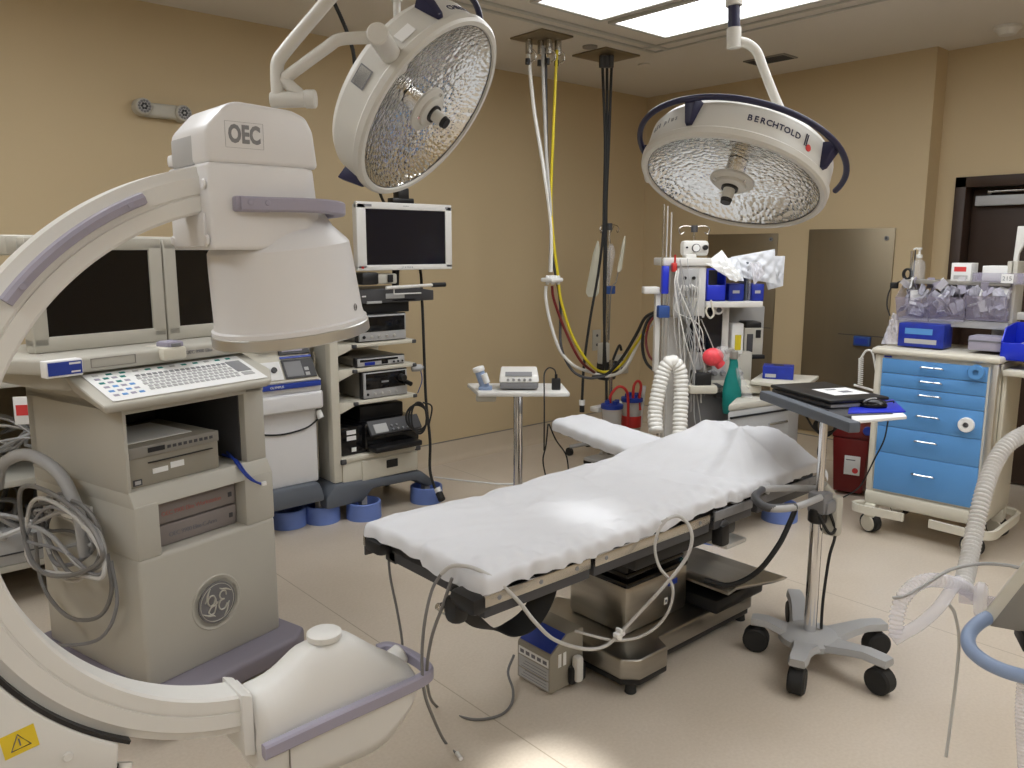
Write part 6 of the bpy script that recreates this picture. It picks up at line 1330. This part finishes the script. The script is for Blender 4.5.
def lt(u, v, z=0.0): P = N0+uL*u+vL*v; return Vector((P.x-2.80, P.y-1.43, TZ+z))
M = MB('mid_grey'); M.hexa([lt(.14, 0, -.035), lt(lenU, 0, -.035), lt(lenU, .30, -.035), lt(.14, .27, -.035)], [lt(.14, 0, -.012), lt(lenU, 0, -.012), lt(lenU, .30, -.012), lt(.14, .27, -.012)], .004, m='dark_grey')
M.hexa([lt(-.02, -.015, -.038), lt(lenU+.01, -.015, -.038), lt(lenU+.01, .03, -.038), lt(-.02, .03, -.038)], [lt(-.02, -.015, .0), lt(lenU+.01, -.015, .0), lt(lenU+.01, .03, .0), lt(-.02, .03, .0)], .006, m='slate'); M.build('tray', t)
M = MB('paper'); rp = [onz(852, 421, .985), onz(907, 416, .985), onz(890, 400, .985), onz(850, 405, .985)]
rp = [p_-Vector((2.80, 1.43, 0)) for p_ in rp]
M.hexa([p_-Vector((0, 0, .012)) for p_ in rp], rp, .003, m='paper'); M.build('mouse_tray', t)
ppd = [onz(848, 413, .992), onz(906, 411, .992), onz(893, 399, .992), onz(850, 402, .992)]
M = MB('royal_blue'); c_ = sum(ppd, Vector())/4; M.hexa([p_-c_-Vector((0, 0, .006)) for p_ in ppd], [p_-c_ for p_ in ppd], .002); o = M.build('mouse_pad'); o.location = c_; tag(o, 'bright blue mouse pad on the small tray of the laptop cart', 'mouse pad')
mc = onz(873, 407, .992); t_ = thing('computer_mouse', 'black computer mouse on the bright blue pad', 'mouse', (mc.x, mc.y, .993), radians(-60))
M = MB('black_gloss'); M.sphere((0, 0, .006), .05, sc=(1.0, .62, .52)); M.build('shell', t_); M = MB('light_grey'); M.tube([(-.03, -.02, .026), (-.01, -.01, .033), (.01, -.005, .034)], .0025, 6); M.build('trim', t_)
M = MB('rubber'); M.tube([(.04, 0, .02), (.07, .03, .02), (.08, .08, .006)], .003, 6); M.build('cord', t_)
lc = Vector((.24, .115, 0)); t_ = thing('laptop', 'closed dark laptop with a white paper on its lid', 'laptop', (lc.x+2.80, lc.y+1.43, TZ-.010), radians(65))
M = MB('dark_grey'); M.box((-.185, -.13, 0), (.185, .13, .018), .006); M.box((-.187, -.125, .004), (.183, .125, .014), 0, m='mid_grey'); M.build('base', t_)
M = MB('black_plastic'); M.box((-.19, -.135, .020), (.19, .135, .034), .006, m='black_plastic'); M.build('lid', t_)
M = MB('paper'); M.box((-.11, -.11, .0343), (.03, .05, .0350), 0); M.box((-.07, -.07, .0351), (-.03, -.02, .0352), 0, m='print_grey'); M.box((-.01, -.04, .0351), (.01, .01, .0352), 0, m='print_grey'); o = M.build('paper_sheet'); o.location = t_.location; o.rotation_euler = t_.rotation_euler; tag(o, 'white sheet of paper lying on the closed laptop', 'paper')
M = MB('rubber'); w0 = Vector((2.80, 1.43, 0))
M.tube([at(806, 416, 3.1), at(812, 426, 3.1), at(820, 434, 3.05), at(828, 436, 3.02)], .004, 6)
cx = at(826, 425, 3.02)
for k in range(3): M.tube([cx+rt*(.035+.006*k)*cos(a)+Vector((0, 0, (.045-.008*k)*sin(a))) for a in [2*pi*i/12 for i in range(12)]], .0035, 6, closed=True, smooth=2)
M.tube([at(820, 420, 2.98), at(820, 440, 2.95), at(818, 452, 2.95), at(820, 465, 2.95)], .004, 6); M.tube([at(888, 421, 2.95), at(884, 440, 2.96), at(874, 460, 2.98), at(864, 480, 3.0), at(856, 490, 2.98), at(838, 500, 2.95)], .003, 6)
tag(M.build('tangled_cable'), 'tangle of black cables hanging under the laptop tray', 'cable')
# ================================================================ SIDE TABLE with a small monitor
Q = Frame(*at(518, 388, 4.4)[:2], -41.4)
t = thing('side_table', 'white topped instrument table on a chrome post behind the operating table', 'side table', Q.loc, Q.rz)
c4 = [Q.p(478, 391, -.13), Q.p(570, 388, -.13), Q.p(563, 381, .15), Q.p(467, 381, .15)]; zt_ = sum(p_.z for p_ in c4)/4
zt_ = Q.p(518, 388, 0).z
M = MB('white_plastic'); M.prism([(Q.p(478, 395, -.14).x, -.14), (Q.p(570, 392, -.14).x, -.14), (Q.p(562, 380, .17).x, .17), (Q.p(467, 380, .17).x, .17)], 'z', zt_-.025, zt_, .008); M.build('top', t)
M = MB('chrome'); M.cyl((0, 0, .08), (0, 0, zt_-.02), .026, n=28); M.build('post', t)
M = MB('beige_plastic'); M.box((-.23, -.10, zt_-.06), (-.12, .02, zt_-.024), .01); M.build('under_box', t)
M = MB('light_grey'); M.box((-.22, -.20, .05), (.22, -.15, .09), .01); M.box((-.22, .15, .05), (.22, .20, .09), .01); M.box((-.025, -.2, .05), (.025, .2, .10), .01); M.build('base', t)
for x, y in ((-.2, -.17), (.2, -.17), (-.2, .17), (.2, .17)): M = MB('rubber'); M.cyl((x-.012, y, .028), (x+.012, y, .028), .028, n=16); M.build('caster', t)
c_ = Q.w(*Q.p(519, 386, -.02)); t_ = thing('tourniquet_monitor', 'grey and white boxed monitor with buttons on the white side table', 'monitor', (c_.x, c_.y, zt_), Q.rz)
M = MB('mid_grey'); M.box((-.105, -.07, .008), (.105, .08, .05), .012); M.build('base', t_)
M = MB('white_plastic'); M.hexa([(-.11, -.075, .045), (.11, -.075, .045), (.105, .09, .045), (-.105, .09, .045)], [(-.105, -.05, .085), (.105, -.05, .085), (.10, .08, .115), (-.10, .08, .115)], .01, seg=3); hs = M.build('housing', t_)
M = MB('mid_grey'); M.hexa([(-.075, -.056, .078), (.07, -.056, .078), (.07, -.02, .094), (-.075, -.02, .094)], [(-.075, -.060, .080), (.07, -.060, .080), (.07, -.022, .097), (-.075, -.022, .097)]); M.build('display', hs)
for k in range(5): M = MB('light_grey'); x = -.06+.03*k; M.cyl((x, -.066, .062), (x, -.076, .060), .008, n=12); M.build('button', hs)
c_ = Q.w(*Q.p(485, 388, -.05)); t_ = thing('probe_holder', 'blue and white cylindrical probe leaning on the left of the side table', 'probe', (c_.x, c_.y, zt_), Q.rz)
M = MB('strap_blue'); M.box((-.035, -.03, 0), (.04, .03, .02), .006, m='tube_blue'); M.cyl((.0, 0, .015), (-.03, .0, .10), .026, n=20, m='tube_blue'); M.build('holder', t_); M = MB('paper'); M.cyl((-.03, 0, .10), (-.038, 0, .125), .032, n=20, bev=.004); M.cyl((.012, -.018, .04), (-.006, -.018, .09), .018, n=16); M.build('cap', t_)
c_ = Q.w(*Q.p(556, 389, -.05)); t_ = thing('power_adapter', 'small black adapter box on the right corner of the side table', 'adapter', (c_.x, c_.y, zt_), Q.rz)
M = MB('black_plastic'); M.box((-.024, -.02, 0), (.024, .02, .062), .005); M.cyl((0, 0, .06), (0, 0, .085), .008, n=12); M.build('case', t_)
M = MB('rubber'); M.tube([(0, 0, .08), (-.01, 0, .11), (-.04, 0, .12), (-.065, -.02, .09), (-.07, -.14, .02), (-.07, -.17, -.1), (-.07, -.17, -.3)], .004, 6); M.build('cord', t_)
cable('black_lead', [at(548, 424, 4.15), at(546, 445, 4.15), at(543, 460, 4.15), at(546, 478, 4.1)], .004, 'rubber', 'left of two thin black leads hanging below the arm board end')
cable('black_lead', [at(549, 424, 4.2), at(556, 440, 4.2), at(566, 455, 4.2), at(569, 475, 4.15)], .004, 'rubber', 'right of two thin black leads hanging below the arm board end')
cable('white_floor_cord', [onz(434, 477, .006), onz(450, 479, .006), onz(480, 482, .006), onz(510, 484, .006), onz(560, 480, .006)], .006, 'paper', 'white cord lying on the floor from the tower to the table')
# ================================================================ LEFT RACK behind the workstation
t = thing('wire_shelf', 'beige shelving crowded with grey cables at the left edge', 'shelf', (.55, 4.35, 0))
for z in (.20, .58, 1.02):
    M = MB('beige_plastic'); M.box((-.55, -.35, z-.03), (.42, .30, z), .004); M.build('shelf', t)
for x in (-.54, .39): M = MB('wood_tan'); M.box((x, -.33, 0), (x+.03, .30, 1.12), .003); M.build('side', t)
M = MB('wood_tan'); M.box((-.52, .27, .1), (.40, .30, 1.1), .002); M.build('back_board', t)
rn = random.Random(9)
M = MB('grey_tube')
for k in range(34):
    x = -.5+rn.random()*.85; z = (.60, .62, .24)[k % 3]; pts = [(x, -.25+rn.random()*.3, z+.02+rn.random()*.05)]
    for j in range(4): pts.append((max(-.53, min(.40, pts[-1][0]+(rn.random()-.5)*.4)), max(-.42, min(.2, pts[-1][1]+(rn.random()-.5)*.25)), z+.02+rn.random()*.24))
    M.tube(pts, .006+.003*(k % 3), 6, m=('grey_tube', 'cable_grey', 'cable_light', 'light_grey')[k % 4])
o = M.build('cable_heap'); o.location = (.55, 4.35, 0); tag(o, 'tangled heap of grey cables spilling over the shelves at the left', 'cables', kind='stuff')
M = MB('paper'); M.box((0, 0, 0), (.09, .01, .12), .003); M.box((.01, -.002, .04), (.08, 0, .085), 0, m='red_print'); o = M.build('warning_card'); o.location = WS.matrix_world @ Vector((0, 0, 0)); q = at(15, 425, 3.35); o.location = q; o.rotation_euler = (0, 0, -.5); tag(o, 'white card with a red field hanging at the left shelf', 'card')
M = MB('light_grey'); M.box((-.2, -.2, 0), (.25, .2, .14), .01); M.box((-.2, -.205, .05), (.25, -.2, .055), 0, m='dark_grey'); o = M.build('storage_box'); o.location = (.62, 4.20, .20); tag(o, 'pale drawer box on the lowest shelf at the left', 'drawer box')
M = MB('white_plastic'); M.box((-.1, -.1, 0), (.12, .1, .25), .03); M.tube([(-.1, -.1, .2), (-.15, -.12, .3), (-.05, -.1, .36)], .02, 10); o = M.build('suction_unit'); o.location = (.45, 4.30, 1.02); tag(o, 'white rounded unit standing on the top left shelf', 'device')
# ================================================================ VENTILATOR at the right front
V = Frame(*at(1040, 640, 1.42)[:2], -62)
t = thing('ventilator_cart', 'grey machine with a pale blue tubular handle cut by the right edge', 'ventilator', V.loc, V.rz)
def vp(u, v, dd): P = at(u, v, dd); r_ = P-V.o; return Vector((r_.dot(V.ex), r_.dot(V.ey), P.z))
M = MB('tube_blue'); M.tube([vp(994, 615, 1.52), vp(980, 622, 1.50), vp(969, 634, 1.48), vp(970, 648, 1.45), vp(984, 661, 1.42), vp(1005, 671, 1.38), vp(1030, 678, 1.35), vp(1080, 690, 1.30)], .0135, 16); M.build('handle', t)
M = MB('cream_plastic'); M.hexa([vp(982, 616, 1.52), vp(991, 627, 1.50), vp(1075, 520, 1.40), vp(1066, 508, 1.42)], [vp(984, 612, 1.62), vp(993, 622, 1.60), vp(1075, 512, 1.50), vp(1068, 502, 1.52)], .003); M.build('screen_edge', t)
M = MB('mid_grey'); M.hexa([vp(990, 626, 1.50), vp(1034, 634, 1.44), vp(1090, 620, 1.36), vp(1073, 521, 1.40)], [vp(992, 622, 1.60), vp(1036, 629, 1.54), vp(1092, 612, 1.46), vp(1075, 514, 1.50)], .003, m='warm_grey'); M.build('housing', t)
M = MB('black_plastic'); q_ = vp(1030, 640, 1.44); M.box(q_+Vector((-.015, -.02, -.02)), q_+Vector((.06, .06, .012)), .006); M.build('knob', t)
cx_ = vp(1290, 700, 1.45)
M = MB('light_grey'); M.box((cx_.x-.08, cx_.y-.05, .12), (cx_.x+.15, cx_.y+.20, .80), .03); M.cyl((cx_.x-.05, cx_.y, .78), vp(1080, 600, 1.42), .03, n=16); M.cyl((cx_.x-.05, cx_.y, .74), vp(1080, 690, 1.30), .02, n=16); M.build('column', t)
M = MB('light_grey'); M.box((cx_.x-.10, cx_.y-.2, .07), (cx_.x+.35, cx_.y+.35, .12), .02); M.build('base', t)
for x, y in ((-.06, -.15), (.30, -.15), (-.06, .3), (.30, .3)): M = MB('rubber'); M.cyl((cx_.x+x-.015, cx_.y+y, .04), (cx_.x+x+.015, cx_.y+y, .04), .04, n=18); M.build('caster', t)
def hose(name, pts, r, mm, label, corr=None, n=14):
    M = MB(mm); M.tube(pts, r, n, smooth=10, corr=corr); o = M.build(name, sharp=60); origin_to(o, pts[0]); return tag(o, label, 'hose')
hose('corrugated_hose', [at(1045, 425, 1.9), at(1024, 434, 1.9), at(1006, 446, 1.88), at(993, 466, 1.85), at(983, 495, 1.80), at(975, 530, 1.76), at(968, 565, 1.70), at(962, 590, 1.64)], .0150, 'hose_ribbed', 'white ribbed hose hanging down in front of the blue cart', corr=(.010, .005))
hose('breathing_tube', [at(976, 596, 1.62), at(965, 588, 1.62), at(948, 582, 1.60), at(930, 580, 1.59), at(915, 585, 1.58), at(903, 598, 1.56), at(897, 615, 1.55), at(896, 638, 1.54)], .0125, 'clear_hose', 'clear ribbed breathing tube with a loop at the right front', corr=(.009, .003))
hose('breathing_tube', [at(893, 640, 1.54), at(903, 634, 1.54), at(920, 624, 1.55), at(938, 608, 1.57), at(951, 590, 1.60), at(960, 580, 1.62)], .0125, 'clear_hose', 'smooth clear limb of the breathing tube running up to the ribbed hose')
t_ = thing('breathing_filter', 'clear round filter disc on the breathing tube beside the ventilator', 'filter', at(981, 600, 1.58))
ax = (at(1000, 603, 1.56)-at(960, 597, 1.60)).normalized(); M = MB('clear_hose'); M.cyl(-ax*.012, ax*.012, .037, n=28, bev=.006); M.build('disc', t_); M = MB('frost'); M.cyl(-ax*.04, -ax*.012, .013, n=16); M.cyl(ax*.012, ax*.05, .011, n=16); M.build('port', t_)
hose('sampling_line', [at(893, 598, 1.55), at(905, 596, 1.55), at(925, 585, 1.56), at(950, 570, 1.57), at(980, 564, 1.56), at(1005, 565, 1.52), at(1020, 568, 1.50)], .0035, 'grey_tube', 'thin smoke-grey line arching over the clear breathing tube', n=8)
hose('sampling_line', [at(949, 604, 1.6), at(955, 615, 1.6), at(959, 640, 1.6), at(956, 680, 1.6), at(951, 720, 1.6), at(946, 757, 1.58)], .0035, 'cable_light', 'thin grey line dangling down over the floor at the right front', n=8)
hose('corrugated_hose', [at(1024, 680, 1.5), at(1022, 710, 1.5), at(1023, 740, 1.5), at(1026, 790, 1.5)], .010, 'clear_hose', 'ribbed clear hose at the bottom right edge', corr=(.008, .003))

GROUPS = {'gas_hose': 'hoses hanging from the steel gas plate', 'black_hose': 'black hoses hanging from the ceiling plate', 'grey_lead': 'grey leads at the foot of the operating table', 'white_tubing': 'pale tubes looping under the table',
 'wrapped_packet': 'wrapped packets on the anaesthesia machine', 'suction_canister': 'suction canisters on the stand', 'suction_tubing': 'red suction tubes', 'machine_hose': 'hoses from the anaesthesia machine',
 'supply_box': 'boxes of supplies', 'tape_roll': 'tape rolls stuck to the blue cart', 'steel_cabinet': 'steel cabinets in the right wall', 'surgical_lamp': 'surgical lamps', 'black_lead': 'thin black leads below the arm board',
 'wall_outlet': 'outlets on the left wall', 'glove_box': 'blue glove boxes', 'parts_bin': 'royal blue bins', 'breathing_tube': 'clear breathing tubes', 'sampling_line': 'thin sampling lines', 'corrugated_hose': 'ribbed hoses at the right', 'clear_divider': 'dividers on the machine shelf', 'fluid_bag': 'bags on the pole'}
for o in list(S.objects):
    b_ = o.name.split('.')[0]
    if o.parent is None and b_ in GROUPS and 'group' not in o: o['group'] = GROUPS[b_]
